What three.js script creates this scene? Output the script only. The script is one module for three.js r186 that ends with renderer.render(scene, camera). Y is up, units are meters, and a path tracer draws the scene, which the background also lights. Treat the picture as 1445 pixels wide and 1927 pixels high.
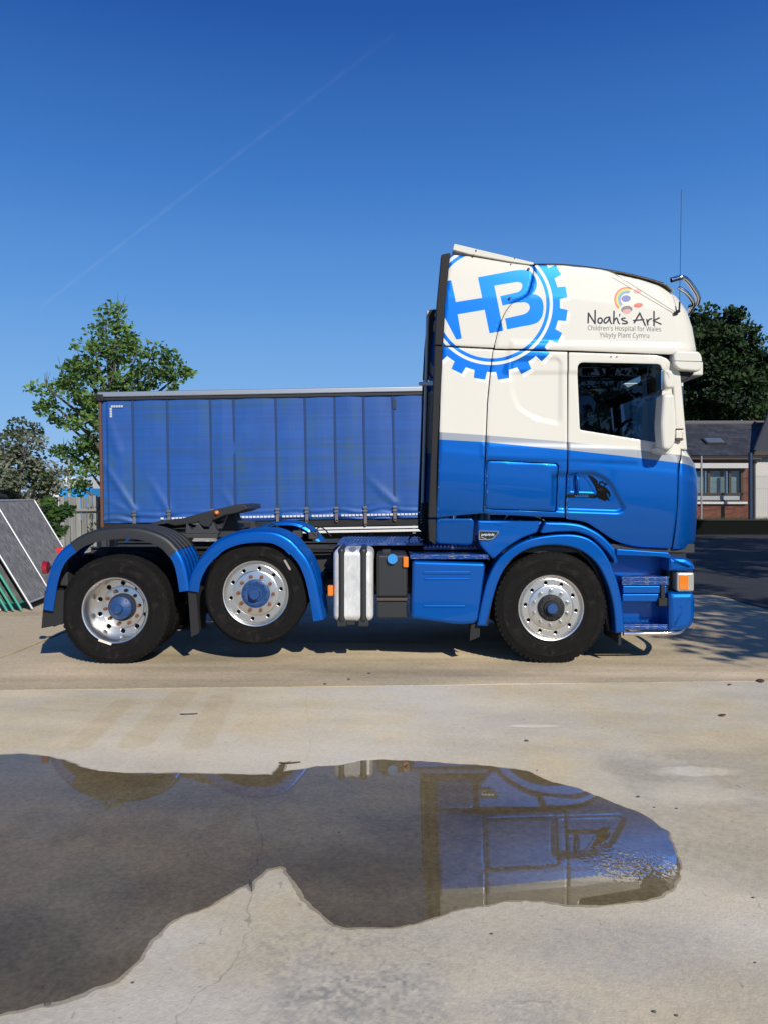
import * as THREE from 'three';
import { RoundedBoxGeometry } from 'three/addons/geometries/RoundedBoxGeometry.js';
import { mergeGeometries, mergeVertices, toCreasedNormals } from 'three/addons/utils/BufferGeometryUtils.js';

// ---------------------------------------------------------------- camera, sky, sun, exposure
const EYE = 1.63, DIST = 7.3, FPX = 1448, S0 = FPX / DIST;
const scene = new THREE.Scene();
const camera = new THREE.PerspectiveCamera(2 * Math.atan(963.5 / FPX) * 180 / Math.PI, 1445 / 1927, 0.05, 900);
camera.position.set(0, EYE, DIST);
camera.lookAt(0, EYE, 0);
camera.setViewOffset(1445, 1927, 0, 35.5, 1445, 1927);   // level camera, lens shifted a little
scene.add(camera);
const renderer = new THREE.WebGLRenderer({ antialias: true });
renderer.toneMapping = THREE.LinearToneMapping;
renderer.toneMappingExposure = 1.0;
renderer.shadowMap.enabled = true;
const SUN = new THREE.Vector3(0.65, 1, 1.4).normalize();
const sun = new THREE.DirectionalLight(new THREE.Color(1, 0.95, 0.86), 4.8);
sun.position.copy(SUN).multiplyScalar(60); sun.castShadow = true;
sun.shadow.mapSize.set(4096, 4096); sun.shadow.radius = 1;
Object.assign(sun.shadow.camera, { left: -25, right: 25, top: 25, bottom: -25, near: 1, far: 150 });
scene.add(sun, sun.target);
function clearSky() { // clear sky: a gradient by height, a soft brightening round the sun, one faint contrail
  const W = 4096, H = 2048, data = new Float32Array(W * H * 4);
  const stops = [[-90, .30, .33, .36], [-2, .34, .44, .58], [0, .36, .56, .84], [6, .22, .455, .81], [14, .116, .32, .72], [22, .053, .196, .565], [32, .0185, .095, .38], [50, .012, .066, .30], [90, .010, .055, .26]];
  const dirPx = (px, py) => new THREE.Vector3((px - 722.5) / FPX, (928 - py) / FPX, -1).normalize();
  const c1 = dirPx(70, 583), c2 = dirPx(740, 65), cn = c1.clone().cross(c2).normalize(), ct = cn.clone().cross(c1).normalize(), cl = c1.angleTo(c2);
  for (let r = 0; r < H; r++) {
    const up = ((r + .5) / H - .5) * Math.PI, deg = up * 180 / Math.PI; let k = 0; while (k < stops.length - 2 && deg > stops[k + 1][0]) k++;
    const a = stops[k], b = stops[k + 1], f = Math.min(1, Math.max(0, (deg - a[0]) / (b[0] - a[0]))), base = [1, 2, 3].map((c) => a[c] + (b[c] - a[c]) * f), cu = Math.cos(up), y = Math.sin(up);
    for (let c = 0; c < W; c++) {
      const an = ((c + .5) / W - .5) * 2 * Math.PI, x = Math.cos(an) * cu, z = Math.sin(an) * cu, o = (r * W + c) * 4;
      const sd = x * SUN.x + y * SUN.y + z * SUN.z, g = sd < -.3 ? 1 : 1 + .8 * Math.exp(-Math.acos(Math.min(1, sd)) / .35);
      let t = 0;
      if (z < 0 && y > .1) {
        const d = Math.abs(x * cn.x + y * cn.y + z * cn.z);
        if (d < .008) { const along = Math.atan2(x * ct.x + y * ct.y + z * ct.z, x * c1.x + y * c1.y + z * c1.z) / cl; if (along > 0 && along < 1) { const w = .0008 + .0012 * along; t = Math.exp(-((d / w) ** 2)) * (.085 - .075 * along) * (.75 + .25 * Math.sin(along * 90)) * Math.min(1, along * 30); } }
      }
      for (let i = 0; i < 3; i++) data[o + i] = base[i] * g + t * (.8 - base[i]);
      data[o + 3] = 1;
    }
  }
  const sky = new THREE.DataTexture(data, W, H, THREE.RGBAFormat, THREE.FloatType);
  sky.mapping = THREE.EquirectangularReflectionMapping; sky.magFilter = THREE.LinearFilter; sky.minFilter = THREE.LinearFilter; sky.needsUpdate = true;
  scene.background = sky; scene.environment = sky;
}
clearSky();

// ---------------------------------------------------------------- helpers
let seed = 12345;
const rnd = () => { seed = (seed + 0x6d2b79f5) | 0; let t = Math.imul(seed ^ (seed >>> 15), 1 | seed); t = (t + Math.imul(t ^ (t >>> 7), 61 | t)) ^ t; return ((t ^ (t >>> 14)) >>> 0) / 4294967296; };
const rr = (a, b) => a + (b - a) * rnd();
const X = (px) => (px - 722.5) / S0, Y = (py) => EYE - (py - 928) / S0;           // measured on the plane of the lorry's near side, z = 0
const P = (px, py) => [X(px), Y(py)];
const W3 = (px, py, z) => { const k = (DIST - z) / FPX; return [(px - 722.5) * k, EYE - (py - 928) * k, z]; };   // a place at a known depth
const G2 = (px, py) => { const k = EYE / (py - 928); return [(px - 722.5) * k, DIST - FPX * k]; };              // a place on the ground: [x, z]
const used = new Map();
const numbered = (n) => { const k = used.get(n) ?? 0; used.set(n, k + 1); return k ? n + '_' + String(k).padStart(3, '0') : n; };
function tag(o, label, category, group) { o.userData.label = label; o.userData.category = category; if (group) o.userData.group = group; return o; }
function thing(name, label, category, at = [0, 0, 0], group) { const g = new THREE.Group(); g.name = numbered(name); g.position.set(...at); scene.add(g); return tag(g, label, category, group); }
function mesh(name, geo, mat, parent) {     // geometry in scene coordinates; a part of a Group standing at the thing's base is moved back by that base
  const m = new THREE.Mesh(geo, mat); m.name = parent ? name : numbered(name); m.castShadow = m.receiveShadow = true;
  if (!parent) { scene.add(m); return m; }
  if (parent.isGroup) { let p = parent; const o = new THREE.Vector3(); while (p && p !== scene) { o.add(p.position); p = p.parent; } m.position.sub(o); }
  parent.add(m); return m;
}
function structure(name, geo, mat) { const m = mesh(name, geo, mat); m.userData.kind = 'structure'; return m; }
const std = (color, roughness = .6, metalness = 0, extra = {}) => new THREE.MeshStandardMaterial({ color, roughness, metalness, ...extra });
const phys = (color, o) => new THREE.MeshPhysicalMaterial({ color, ...o });
const lin = (r, g, b) => new THREE.Color().setRGB(r, g, b);
const box = (x0, x1, y0, y1, z0, z1, r = 0) => { const g = r ? new RoundedBoxGeometry(x1 - x0, y1 - y0, z1 - z0, 3, r) : new THREE.BoxGeometry(x1 - x0, y1 - y0, z1 - z0); g.translate((x0 + x1) / 2, (y0 + y1) / 2, (z0 + z1) / 2); return g; };
const clean = (g) => { const n = g.index ? g.toNonIndexed() : g; for (const k of Object.keys(n.attributes)) if (!['position', 'normal', 'uv'].includes(k)) n.deleteAttribute(k); if (!n.attributes.uv) n.setAttribute('uv', new THREE.BufferAttribute(new Float32Array(n.attributes.position.count * 2), 2)); return n; };
const join = (list) => mergeGeometries(list.map(clean));
const tube = (pts, r, seg = 8, n) => new THREE.TubeGeometry(new THREE.CatmullRomCurve3(pts.map((p) => new THREE.Vector3(...p)), false, 'centripetal'), n ?? Math.max(2, pts.length * 6), r, seg);
function bar(a, b, w, h = w, r0 = 0) { // a square bar between two points
  const A = new THREE.Vector3(...a), B = new THREE.Vector3(...b), L = A.distanceTo(B), g = r0 ? new RoundedBoxGeometry(w, L, h, 2, r0) : new THREE.BoxGeometry(w, L, h);
  g.applyQuaternion(new THREE.Quaternion().setFromUnitVectors(new THREE.Vector3(0, 1, 0), B.clone().sub(A).normalize())); const m = A.add(B).multiplyScalar(.5); g.translate(m.x, m.y, m.z); return g;
}
function rod(a, b, r0, r1 = r0, seg = 8) {
  const A = new THREE.Vector3(...a), B = new THREE.Vector3(...b), g = new THREE.CylinderGeometry(r1, r0, A.distanceTo(B), seg);
  g.applyQuaternion(new THREE.Quaternion().setFromUnitVectors(new THREE.Vector3(0, 1, 0), B.clone().sub(A).normalize())); const m = A.add(B).multiplyScalar(.5); g.translate(m.x, m.y, m.z); return g;
}
function shapeOf(pts, holes = []) { const s = new THREE.Shape(pts.map((p) => new THREE.Vector2(...p))); for (const h of holes) s.holes.push(new THREE.Path(h.map((p) => new THREE.Vector2(...p)))); return s; }
function roundPoly(pts, r, n = 5) { // fillet the corners of an outline; r is a number or a list
  const out = [], N = pts.length;
  for (let i = 0; i < N; i++) {
    const p = pts[i], a = pts[(i + N - 1) % N], b = pts[(i + 1) % N], R = Array.isArray(r) ? r[i] : r;
    const la = Math.hypot(a[0] - p[0], a[1] - p[1]), lb = Math.hypot(b[0] - p[0], b[1] - p[1]), d = Math.min(R, la * .48, lb * .48);
    if (d < 1e-4) { out.push(p); continue; }
    const s = [p[0] + (a[0] - p[0]) / la * d, p[1] + (a[1] - p[1]) / la * d], e = [p[0] + (b[0] - p[0]) / lb * d, p[1] + (b[1] - p[1]) / lb * d];
    for (let k = 0; k <= n; k++) { const t = k / n, u = 1 - t; out.push([u * u * s[0] + 2 * u * t * p[0] + t * t * e[0], u * u * s[1] + 2 * u * t * p[1] + t * t * e[1]]); }
  }
  return out;
}
function slab(pts, z0, z1, bevel = 0, holes) { // an outline in x, y, thick from z0 back to z1, edges chamfered
  const d = Math.abs(z0 - z1), g = new THREE.ExtrudeGeometry(shapeOf(pts, holes), { depth: Math.max(.001, d - 2 * bevel), bevelEnabled: bevel > 0, bevelThickness: bevel, bevelSize: bevel, bevelOffset: -bevel, bevelSegments: 3, curveSegments: 8 });
  g.translate(0, 0, Math.min(z0, z1) + bevel); return g;
}
function flat(pts, y) { const g = new THREE.ShapeGeometry(shapeOf(pts.map(([x, z]) => [x, -z]))); g.rotateX(-Math.PI / 2); g.translate(0, y, 0); return g; }  // an outline in x, z laid level
function planeUV(g, f) { const p = g.attributes.position, uv = new Float32Array(p.count * 2); for (let i = 0; i < p.count; i++) { const [u, v] = f(p.getX(i), p.getY(i), p.getZ(i)); uv[2 * i] = u; uv[2 * i + 1] = v; } g.setAttribute('uv', new THREE.BufferAttribute(uv, 2)); return g; }
function segDist(x, y, a, b) { const dx = b[0] - a[0], dy = b[1] - a[1], t = Math.min(1, Math.max(0, ((x - a[0]) * dx + (y - a[1]) * dy) / (dx * dx + dy * dy || 1e-9))); return Math.hypot(x - a[0] - t * dx, y - a[1] - t * dy); }
function polyDist(x, y, poly) { let d = 1e9, inside = false; for (let i = 0, j = poly.length - 1; i < poly.length; j = i++) { const a = poly[j], b = poly[i]; d = Math.min(d, segDist(x, y, a, b)); if ((a[1] > y) !== (b[1] > y) && x < (b[0] - a[0]) * (y - a[1]) / (b[1] - a[1]) + a[0]) inside = !inside; } return inside ? d : -d; }
const sstep = (a, b, v) => { const t = Math.min(1, Math.max(0, (v - a) / (b - a))); return t * t * (3 - 2 * t); };
function pressed(poly, depth, w) { const xs = poly.map((p) => p[0]), ys = poly.map((p) => p[1]), bb = [Math.min(...xs) - w, Math.max(...xs) + w, Math.min(...ys) - w, Math.max(...ys) + w]; return (x, y) => (x < bb[0] || x > bb[1] || y < bb[2] || y > bb[3]) ? 0 : depth * sstep(-w, w, polyDist(x, y, poly)); }
function clip(poly, axis, v, keepAbove) { const out = []; for (let i = 0, j = poly.length - 1; i < poly.length; j = i++) { const a = poly[j], b = poly[i], ia = keepAbove ? a[axis] >= v : a[axis] <= v, ib = keepAbove ? b[axis] >= v : b[axis] <= v; if (ia !== ib) { const t = (v - a[axis]) / (b[axis] - a[axis]); out.push([a[0] + (b[0] - a[0]) * t, a[1] + (b[1] - a[1]) * t]); } if (ib) out.push(b); } return out; }
// sheet metal: an outline cut into small cells, each point carried to its place on the curved body by map(s, y); edges rolled over and given depth
function panel(poly, { map, g = .02, t = .025, edge = .007, uv = (s, y) => [s, y] }) {
  const ys = poly.map((p) => p[1]), xs = poly.map((p) => p[0]), x0 = Math.min(...xs), x1 = Math.max(...xs), y0 = Math.min(...ys), y1 = Math.max(...ys), pos = [], uvs = [];
  const roll = (s, y) => { if (!edge) return 0; const d = Math.abs(polyDist(s, y, poly)); return d >= edge ? 0 : edge - Math.sqrt(Math.max(0, edge * edge - (edge - d) ** 2)); };
  const cache = new Map(), at = (s, y) => { const k = Math.round(s * 1e5) + ',' + Math.round(y * 1e5); let v = cache.get(k); if (!v) { v = map(s, y).slice(); v[2] -= roll(s, y) * Math.sign(v[2] > -1.25 ? 1 : -1); cache.set(k, v); } return v; };
  const nx = Math.ceil((x1 - x0) / g), ny = Math.ceil((y1 - y0) / g);
  for (let i = 0; i < nx; i++) {
    const a = x0 + i * g, b = Math.min(x1, a + g); let col = clip(clip(poly, 0, a, true), 0, b, false); if (col.length < 3) continue;
    for (let j = 0; j < ny; j++) {
      const c = y0 + j * g, d = Math.min(y1, c + g), cell = clip(clip(col, 1, c, true), 1, d, false); if (cell.length < 3) continue;
      const v2 = cell.map((p) => new THREE.Vector2(...p)); let area = THREE.ShapeUtils.area(v2); if (Math.abs(area) < 1e-9) continue;
      for (const f of THREE.ShapeUtils.triangulateShape(v2, [])) { const q = area > 0 ? f : [f[0], f[2], f[1]]; for (const k of f) { const p = cell[k]; pos.push(...at(p[0], p[1])); uvs.push(...uv(p[0], p[1])); } }
    }
  }
  let face = new THREE.BufferGeometry(); face.setAttribute('position', new THREE.Float32BufferAttribute(pos, 3)); face.setAttribute('uv', new THREE.Float32BufferAttribute(uvs, 2));
  face = mergeVertices(face, 1e-5); face.computeVertexNormals();
  const sp = [], su = [], back = (p) => [p[0], p[1], p[2] - t * Math.sign(p[2] > -1.25 ? 1 : -1)];
  for (let i = 0, j = poly.length - 1; i < poly.length; j = i++) {
    const a = poly[j], b = poly[i], n = Math.max(1, Math.ceil(Math.hypot(b[0] - a[0], b[1] - a[1]) / g));
    for (let k = 0; k < n; k++) { const u = k / n, v = (k + 1) / n, q = [a[0] + (b[0] - a[0]) * u, a[1] + (b[1] - a[1]) * u], r = [a[0] + (b[0] - a[0]) * v, a[1] + (b[1] - a[1]) * v], A = at(...q), B = at(...r), C = back(A), D = back(B); sp.push(...A, ...B, ...D, ...A, ...D, ...C); const U = uv(...q); for (let m = 0; m < 6; m++) su.push(...U); }
  }
  const skirt = new THREE.BufferGeometry(); skirt.setAttribute('position', new THREE.Float32BufferAttribute(sp, 3)); skirt.setAttribute('uv', new THREE.Float32BufferAttribute(su, 2)); skirt.computeVertexNormals();
  return join([face, skirt]);
}
// fbm noise on a wrapping lattice
function noiser(s) { const N = 256, a = new Float32Array(N * N), old = seed; seed = s; for (let i = 0; i < N * N; i++) a[i] = rnd(); seed = old;
  return (x, y) => { const xi = Math.floor(x), yi = Math.floor(y), fx = x - xi, fy = y - yi, sx = fx * fx * (3 - 2 * fx), sy = fy * fy * (3 - 2 * fy), x0 = xi & 255, x1 = (xi + 1) & 255, y0 = (yi & 255) * N, y1 = ((yi + 1) & 255) * N; return (a[y0 + x0] * (1 - sx) + a[y0 + x1] * sx) * (1 - sy) + (a[y1 + x0] * (1 - sx) + a[y1 + x1] * sx) * sy; }; }
const nA = noiser(7), nB = noiser(91);
const fbm = (n, x, y, o) => { let s = 0, a = .5, t = 0; for (let i = 0; i < o; i++) { s += a * n(x, y); t += a; x = x * 2 + 17.3; y = y * 2 + 5.1; a *= .55; } return s / t; };
function texture(w, h, fn, srgb = true) { const d = new Uint8Array(w * h * 4); for (let j = 0; j < h; j++) for (let i = 0; i < w; i++) { const c = fn(i / w, j / h, i, j), o = (j * w + i) * 4; d[o] = Math.min(255, Math.max(0, c[0])); d[o + 1] = Math.min(255, Math.max(0, c[1])); d[o + 2] = Math.min(255, Math.max(0, c[2])); d[o + 3] = 255; } const t = new THREE.DataTexture(d, w, h); t.wrapS = t.wrapT = THREE.RepeatWrapping; t.magFilter = THREE.LinearFilter; t.minFilter = THREE.LinearMipmapLinearFilter; t.generateMipmaps = true; if (srgb) t.colorSpace = THREE.SRGBColorSpace; t.needsUpdate = true; return t; }
function painting(w, h, draw, srgb = true) { const c = document.createElement('canvas'); c.width = w; c.height = h; draw(c.getContext('2d')); const t = new THREE.CanvasTexture(c); t.anisotropy = 8; if (srgb) t.colorSpace = THREE.SRGBColorSpace; return t; }

// ---------------------------------------------------------------- ground
const N2 = 2048, dry = new Uint8Array(N2 * N2 * 4), wet = new Uint8Array(N2 * N2 * 4);
function castYard() { // concrete of the near slab, and the same concrete soaked: x from -4 to 4, z from -2 to 6
  const strips = [[345, 1306, 255, 1398, .13], [420, 1310, 372, 1400, .12], [232, 1322, 150, 1402, .10], [183, 1522, 122, 1582, .08], [272, 1512, 205, 1581, .09], [328, 1522, 274, 1578, .09], [440, 1522, 402, 1574, .08], [80, 1520, 14, 1580, .08], [520, 1636, 660, 1630, .03]].map(([a, b, c, d, w]) => [G2(a, b), G2(c, d), w]);
  const pale = [[1005, 1366, .20, .035], [690, 1366, .14, .03], [1320, 1452, .3, .1]].map(([a, b, rx, rz]) => [...G2(a, b), rx, rz]);
  const cracks = [[[470, 1680], [466, 1725], [471, 1750], [451, 1800], [428, 1830], [368, 1876], [338, 1915], [325, 1960]], [[478, 1525], [498, 1590], [478, 1636], [474, 1664]], [[1412, 1680], [1445, 1722], [1490, 1760]], [[580, 1290], [576, 1340], [590, 1385], [574, 1432]], [[980, 1886], [1030, 1886]]].map((q, i) => { const p = q.map(([a, b]) => G2(a, b)), xs = p.map((v) => v[0]), zs = p.map((v) => v[1]); return { p, s: i === 3 ? .15 : .32, x0: Math.min(...xs) - .03, x1: Math.max(...xs) + .03, z0: Math.min(...zs) - .03, z1: Math.max(...zs) + .03 }; });
  const stains = [[640, 1800, .36, .26, .34], [700, 1890, .30, .16, .30], [1000, 1900, .22, .10, .26], [560, 1905, .2, .1, .25], [1180, 1790, .35, .2, .12], [1350, 1560, .4, .2, .12]].map(([a, b, rx, rz, s]) => [...G2(a, b), rx, rz, s]);
  const enc = (v) => 255 * (v <= .0031308 ? 12.92 * v : 1.055 * Math.pow(v, 1 / 2.4) - .055);
  // slow-varying fields are computed coarsely and read between
  const field = (n, fn) => { const a = new Float32Array((n + 1) * (n + 1)); for (let j = 0; j <= n; j++) for (let i = 0; i <= n; i++) a[j * (n + 1) + i] = fn(-4 + 8 * i / n, 6 - 8 * j / n); return (u, v) => { const p = Math.min(n - 1e-6, u * n), q = Math.min(n - 1e-6, v * n), i = p | 0, j = q | 0, f = p - i, g = q - j, o = j * (n + 1) + i; return (a[o] * (1 - f) + a[o + 1] * f) * (1 - g) + (a[o + n + 1] * (1 - f) + a[o + n + 2] * f) * g; }; };
  const Fbig = field(320, (x, z) => fbm(nA, x * .55 + 40, z * .8 + 9, 5)), Fmid = field(700, (x, z) => fbm(nB, x * 2.1, z * 2.9, 5)), Fstreak = field(500, (x, z) => fbm(nA, x * .5 + z * .6 + 70, z * 6 - x * 1.2 + 30, 3)), Fcloud = field(512, (x, z) => fbm(nB, x * .9 + 12, z * 1.1 + 80, 6)), Fwarm = field(300, (x, z) => fbm(nA, x * .9 + 5, z * 1.1 + 55, 4)), Frust = field(400, (x, z) => fbm(nB, x * 1.3 + 90, z * 1.1 + 33, 5));
  for (let j = 0; j < N2; j++) for (let i = 0; i < N2; i++) {
    const x = -4 + 8 * (i + .5) / N2, z = 6 - 8 * (j + .5) / N2, o = (j * N2 + i) * 4;
    const fu = (i + .5) / N2, fv = (j + .5) / N2, big = Fbig(fu, fv), mid = Fmid(fu, fv), streak = Fstreak(fu, fv), fine = nA(x * 120, z * 120) * .5 + nB(x * 61, z * 61) * .5, cloud = Fcloud(fu, fv);
    let v = .49 + (big - .5) * .20 + (mid - .5) * .14 + (streak - .5) * .07 + (fine - .5) * .12, warm = .7 + (Fwarm(fu, fv) - .5) * 4;
    const grey = sstep(.50, .66, cloud) * .30 * sstep(1.2, 3.2, z); v *= 1 - grey * (.55 + .45 * nB(x * 40, z * 40));
    const rust = sstep(.56, .72, Frust(fu, fv)); warm += rust * 1.1;
    for (const [a, b, w] of strips) { const d = segDist(x, z, a, b), k = (1 - sstep(w * .75, w, d)) * (.35 + .5 * nA(x * 9 + 3, z * 14)); if (k > 0) { v *= 1 - .14 * k; warm += 1.4 * k; } }
    for (const [px, pz, rx, rz, s] of stains) { const d = ((x - px) / rx) ** 2 + ((z - pz) / rz) ** 2; if (d < 1.6) { const k = sstep(1.3, .1, d + (cloud - .5) * 2.4) * sstep(.25, .75, nB(x * 75, z * 75) * .4 + nA(x * 31, z * 31) * .25 + mid * .35); v *= 1 - .8 * s * k; warm -= .8 * k; } }
    for (const [px, pz, rx, rz] of pale) { const d = ((x - px) / rx) ** 2 + ((z - pz) / rz) ** 2 + (mid - .5) * 3; if (d < 1) v += .16 * sstep(1, .2, d); }
    if (nA(x * 33 + 9, z * 33) > .965) v *= .72; if (nB(x * 90 + 4, z * 90) > .95) v *= .8; if (nA(x * 70 + 44, z * 70) > .965) v *= 1.15;
    for (const c of cracks) { if (x < c.x0 || x > c.x1 || z < c.z0 || z > c.z1) continue; let d = 9; for (let k = 1; k < c.p.length; k++) d = Math.min(d, segDist(x + (nA(x * 30, z * 30) - .5) * .03, z + (nB(x * 30, z * 30) - .5) * .03, c.p[k - 1], c.p[k])); v *= 1 - c.s * (1 - sstep(.001, .004, d)); }
    warm = Math.min(2.2, Math.max(-.4, warm));
    const r = v * (1.10 + .04 * warm), g = v * (.985 - .005 * warm), b = v * (.76 - .075 * warm);
    dry[o] = enc(r); dry[o + 1] = enc(g); dry[o + 2] = enc(b); dry[o + 3] = 255;
    const w = 1 + (mid - .5) * .4 + (fine - .5) * .3;
    wet[o] = enc(r * w * .25); wet[o + 1] = enc(g * w * .222); wet[o + 2] = enc(b * w * .165); wet[o + 3] = 255;
  }
}
castYard();
const mapOf = (d, n, srgb = true) => { const t = new THREE.DataTexture(d, n, n); t.wrapS = t.wrapT = THREE.MirroredRepeatWrapping; t.magFilter = THREE.LinearFilter; t.minFilter = THREE.LinearMipmapLinearFilter; t.generateMipmaps = true; if (srgb) t.colorSpace = THREE.SRGBColorSpace; t.needsUpdate = true; return t; };
const grit = texture(1024, 1024, (u, v) => { const g = 255 * (.5 * nA(u * 256, v * 256) + .3 * nB(u * 128, v * 128) + .2 * nA(u * 512 + .5, v * 512)); return [g, g, g]; }, false); grit.repeat.set(5, 5);
const yardUV = (x, y, z) => [(x + 4) / 8, (6 - z) / 8];
const M = {};
M.slabNear = std(0xffffff, .88, 0, { map: mapOf(dry, N2), bumpMap: grit, bumpScale: .0011 });
M.wet = phys(0xffffff, { map: mapOf(wet, N2), roughness: .015, ior: 1.35 });
M.slabBack = std(0xffffff, .9, 0, { bumpMap: grit, bumpScale: .002, map: texture(1024, 1024, (u, v) => {   // tan, rust-stained concrete, 8 m to a tile
  const x = u * 8, z = v * 8, wrap = (f) => { const s = sstep(0, .12, Math.min(u, v, 1 - u, 1 - v)); return f * s + .5 * (1 - s); };
  const a = wrap(fbm(nA, x * .8, z * 1.6 + 20, 4)), b = wrap(fbm(nB, x * .5 + z * .15, z * 5, 4)), f = nA(x * 64, z * 64); const l = 166 + (a - .5) * 60 + (b - .5) * 44 + (f - .5) * 20; const w = .5 + (a - .5) * 1.3;
  return [l + 12 + 6 * w, l - 1 - 3 * w, l - 27 - 12 * w]; }) });
M.asphalt = std(0xffffff, .9, 0, { map: texture(1024, 1024, (u, v) => { const f = nA(u * 256, v * 256), g = nB(u * 128, v * 128), a = fbm(nA, u * 16, v * 16, 4), l = 42 + (f - .5) * 34 + (g - .5) * 14 + (a - .5) * 26; return [l, l + 1, l + 3]; }), bumpMap: grit, bumpScale: .006 });
M.earth = std(0xffffff, .95, 0, { map: texture(512, 512, (u, v) => { const a = fbm(nA, u * 32, v * 32, 5), l = 78 + (a - .5) * 70; return [l + 8, l, l - 20]; }) }); M.earth.map.repeat.set(40, 40);
{
  const g = new THREE.PlaneGeometry(900, 900); g.rotateX(-Math.PI / 2); g.translate(0, -.07, -100); structure('ground', g, M.earth);
  // the cast concrete slabs, 12 mm apart, each with real depth
  const slabGeo = (pts) => { const s = new THREE.ExtrudeGeometry(shapeOf(pts.map(([x, z]) => [x, -z])), { depth: .055, bevelEnabled: true, bevelThickness: .005, bevelSize: .006, bevelOffset: -.006, bevelSegments: 2 }); s.rotateX(-Math.PI / 2); s.translate(0, -.06, 0); return planeUV(s, yardUV); };
  const jz = (x) => .785 - .048 * x, wob = []; for (let x = -18; x <= 18; x += .25) wob.push([x, jz(x) + (nA(x * 3.1, 4) - .5) * .02]);
  structure('concrete_yard', slabGeo([...wob.map(([x, z]) => [x, z + .006]), [18, 22], [-18, 22]]), M.slabNear);
  const edgeL = [[-3.05, -.35], [-4.4, -.75], [-7, -1.5], [-18, -4.5]];
  structure('concrete_yard', slabGeo([...wob.filter((p) => p[0] > -3.9).map(([x, z]) => [x, z - .007]).reverse(), [-3.93, jz(-3.9)], [-3.75, -.62], [-3.4, -14], [18, -14]]), M.slabBack);
  structure('concrete_yard', slabGeo([...wob.filter((p) => p[0] < -3.95).map(([x, z]) => [x, z - .007]).reverse(), [-18, -16], [-3.44, -14], [-3.79, -.62]].reverse()), M.slabBack);
  const road = [[5.42, 22], [5.4, 3], [5.36, -1], [5.38, -3.48], [5.31, -4.1], [5.36, -4.7], [5.25, -5.0], [4.94, -5.02], [3.2, -5.25], [1, -5.3], [.4, -14.2], [-3, -14.3], [-14, -30], [60, -30], [60, 22]];
  structure('asphalt_road', planeUV(flat(road, .006), (x, y, z) => [x / 4, z / 4]), M.asphalt);
  structure('far_ground', planeUV(flat([[-90, -14.2], [-14.4, -14.2], [.2, -14.15], [-14, -31], [90, -31], [120, -160], [-120, -160]], -.02), (x, y, z) => [x / 12, z / 12]), M.earth);
}
{ // the puddle: a thin sheet of water on soaked concrete, breeze-rippled at its shallow right end
  const top = [[-60, 1432], [0, 1421], [45, 1420], [90, 1424], [125, 1432], [150, 1442], [185, 1452], [240, 1455], [300, 1456], [400, 1457], [470, 1459], [512, 1459], [520, 1452], [527, 1441], [544, 1434], [534, 1446], [532, 1452], [560, 1450], [600, 1443], [640, 1441], [680, 1432], [720, 1430], [780, 1433], [850, 1438], [900, 1441], [950, 1446], [990, 1452], [1010, 1460], [1040, 1472], [1062, 1478], [1090, 1485], [1130, 1502], [1170, 1519], [1205, 1532], [1235, 1550], [1256, 1568], [1262, 1590], [1270, 1610], [1282, 1636], [1276, 1655], [1262, 1672], [1240, 1688], [1200, 1697], [1150, 1703], [1110, 1705], [1060, 1703], [1020, 1697], [985, 1694], [950, 1698], [905, 1706], [860, 1715], [815, 1728], [780, 1741], [735, 1745], [700, 1746], [655, 1748], [632, 1742], [608, 1724], [590, 1705], [575, 1692], [562, 1670], [550, 1650], [538, 1634], [525, 1633], [505, 1637], [490, 1650], [478, 1660], [474, 1680], [468, 1664], [440, 1680], [400, 1702], [375, 1715], [345, 1724], [325, 1735], [300, 1760], [284, 1772], [272, 1790], [262, 1808], [240, 1830], [215, 1846], [170, 1866], [120, 1884], [60, 1894], [0, 1912], [-60, 1930], [-160, 1960]];
  let pts = top.map(([a, b]) => G2(a, b)); const out = [];
  for (let i = 0; i < pts.length; i++) { const a = pts[i], b = pts[(i + 1) % pts.length], n = Math.max(1, Math.ceil(Math.hypot(b[0] - a[0], b[1] - a[1]) / .025)); for (let k = 0; k < n; k++) { const t = k / n, x = a[0] + (b[0] - a[0]) * t, z = a[1] + (b[1] - a[1]) * t, w = i < pts.length - 1 ? .018 : 0; out.push([x + (nA(x * 22, z * 22) - .5) * w, z + (nB(x * 22, z * 22) - .5) * w]); } }
  const rip = G2(1185, 1625), bump = texture(2048, 2048, (u, v) => { const x = -4 + 8 * u, z = 6 - 8 * v, d = Math.hypot((x - rip[0]) / .26, (z - rip[1]) / .22), d2 = Math.hypot((x - rip[0] + .25) / .7, (z - rip[1] - .02) / .18); let k = Math.max(1 - sstep(0, 1, d), .05 * (1 - sstep(0, 1, d2))); if (k <= 0) return [128, 128, 128]; const g = 128 + k * 127 * (1.1 * (nA(x * 110, z * 70) - .5) + .9 * (nB(x * 62, z * 48) - .5)); return [g, g, g]; }, false);
  bump.wrapS = bump.wrapT = THREE.MirroredRepeatWrapping; M.wet.bumpMap = bump; M.wet.bumpScale = .0014;
  const g = planeUV(flat(out, .003), yardUV); structure('puddle', g, M.wet);
  // the margin it has dried back from: damp concrete, an uneven finger wide
  const damp = out.map((p, i) => { const a = out[(i + out.length - 2) % out.length], b = out[(i + 2) % out.length], l = Math.hypot(b[0] - a[0], b[1] - a[1]) || 1, w = .004 + .035 * Math.max(0, fbm(nB, p[0] * 3 + 8, p[1] * 3, 3) - .35) + .012 * (nA(p[0] * 30, p[1] * 30) - .3); return [p[0] + (b[1] - a[1]) / l * w, p[1] - (b[0] - a[0]) / l * w]; });
  const dm = M.slabNear.clone(); dm.color = lin(.60, .585, .56); structure('damp_margin', planeUV(flat(damp, .0016), yardUV), dm);
}

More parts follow.
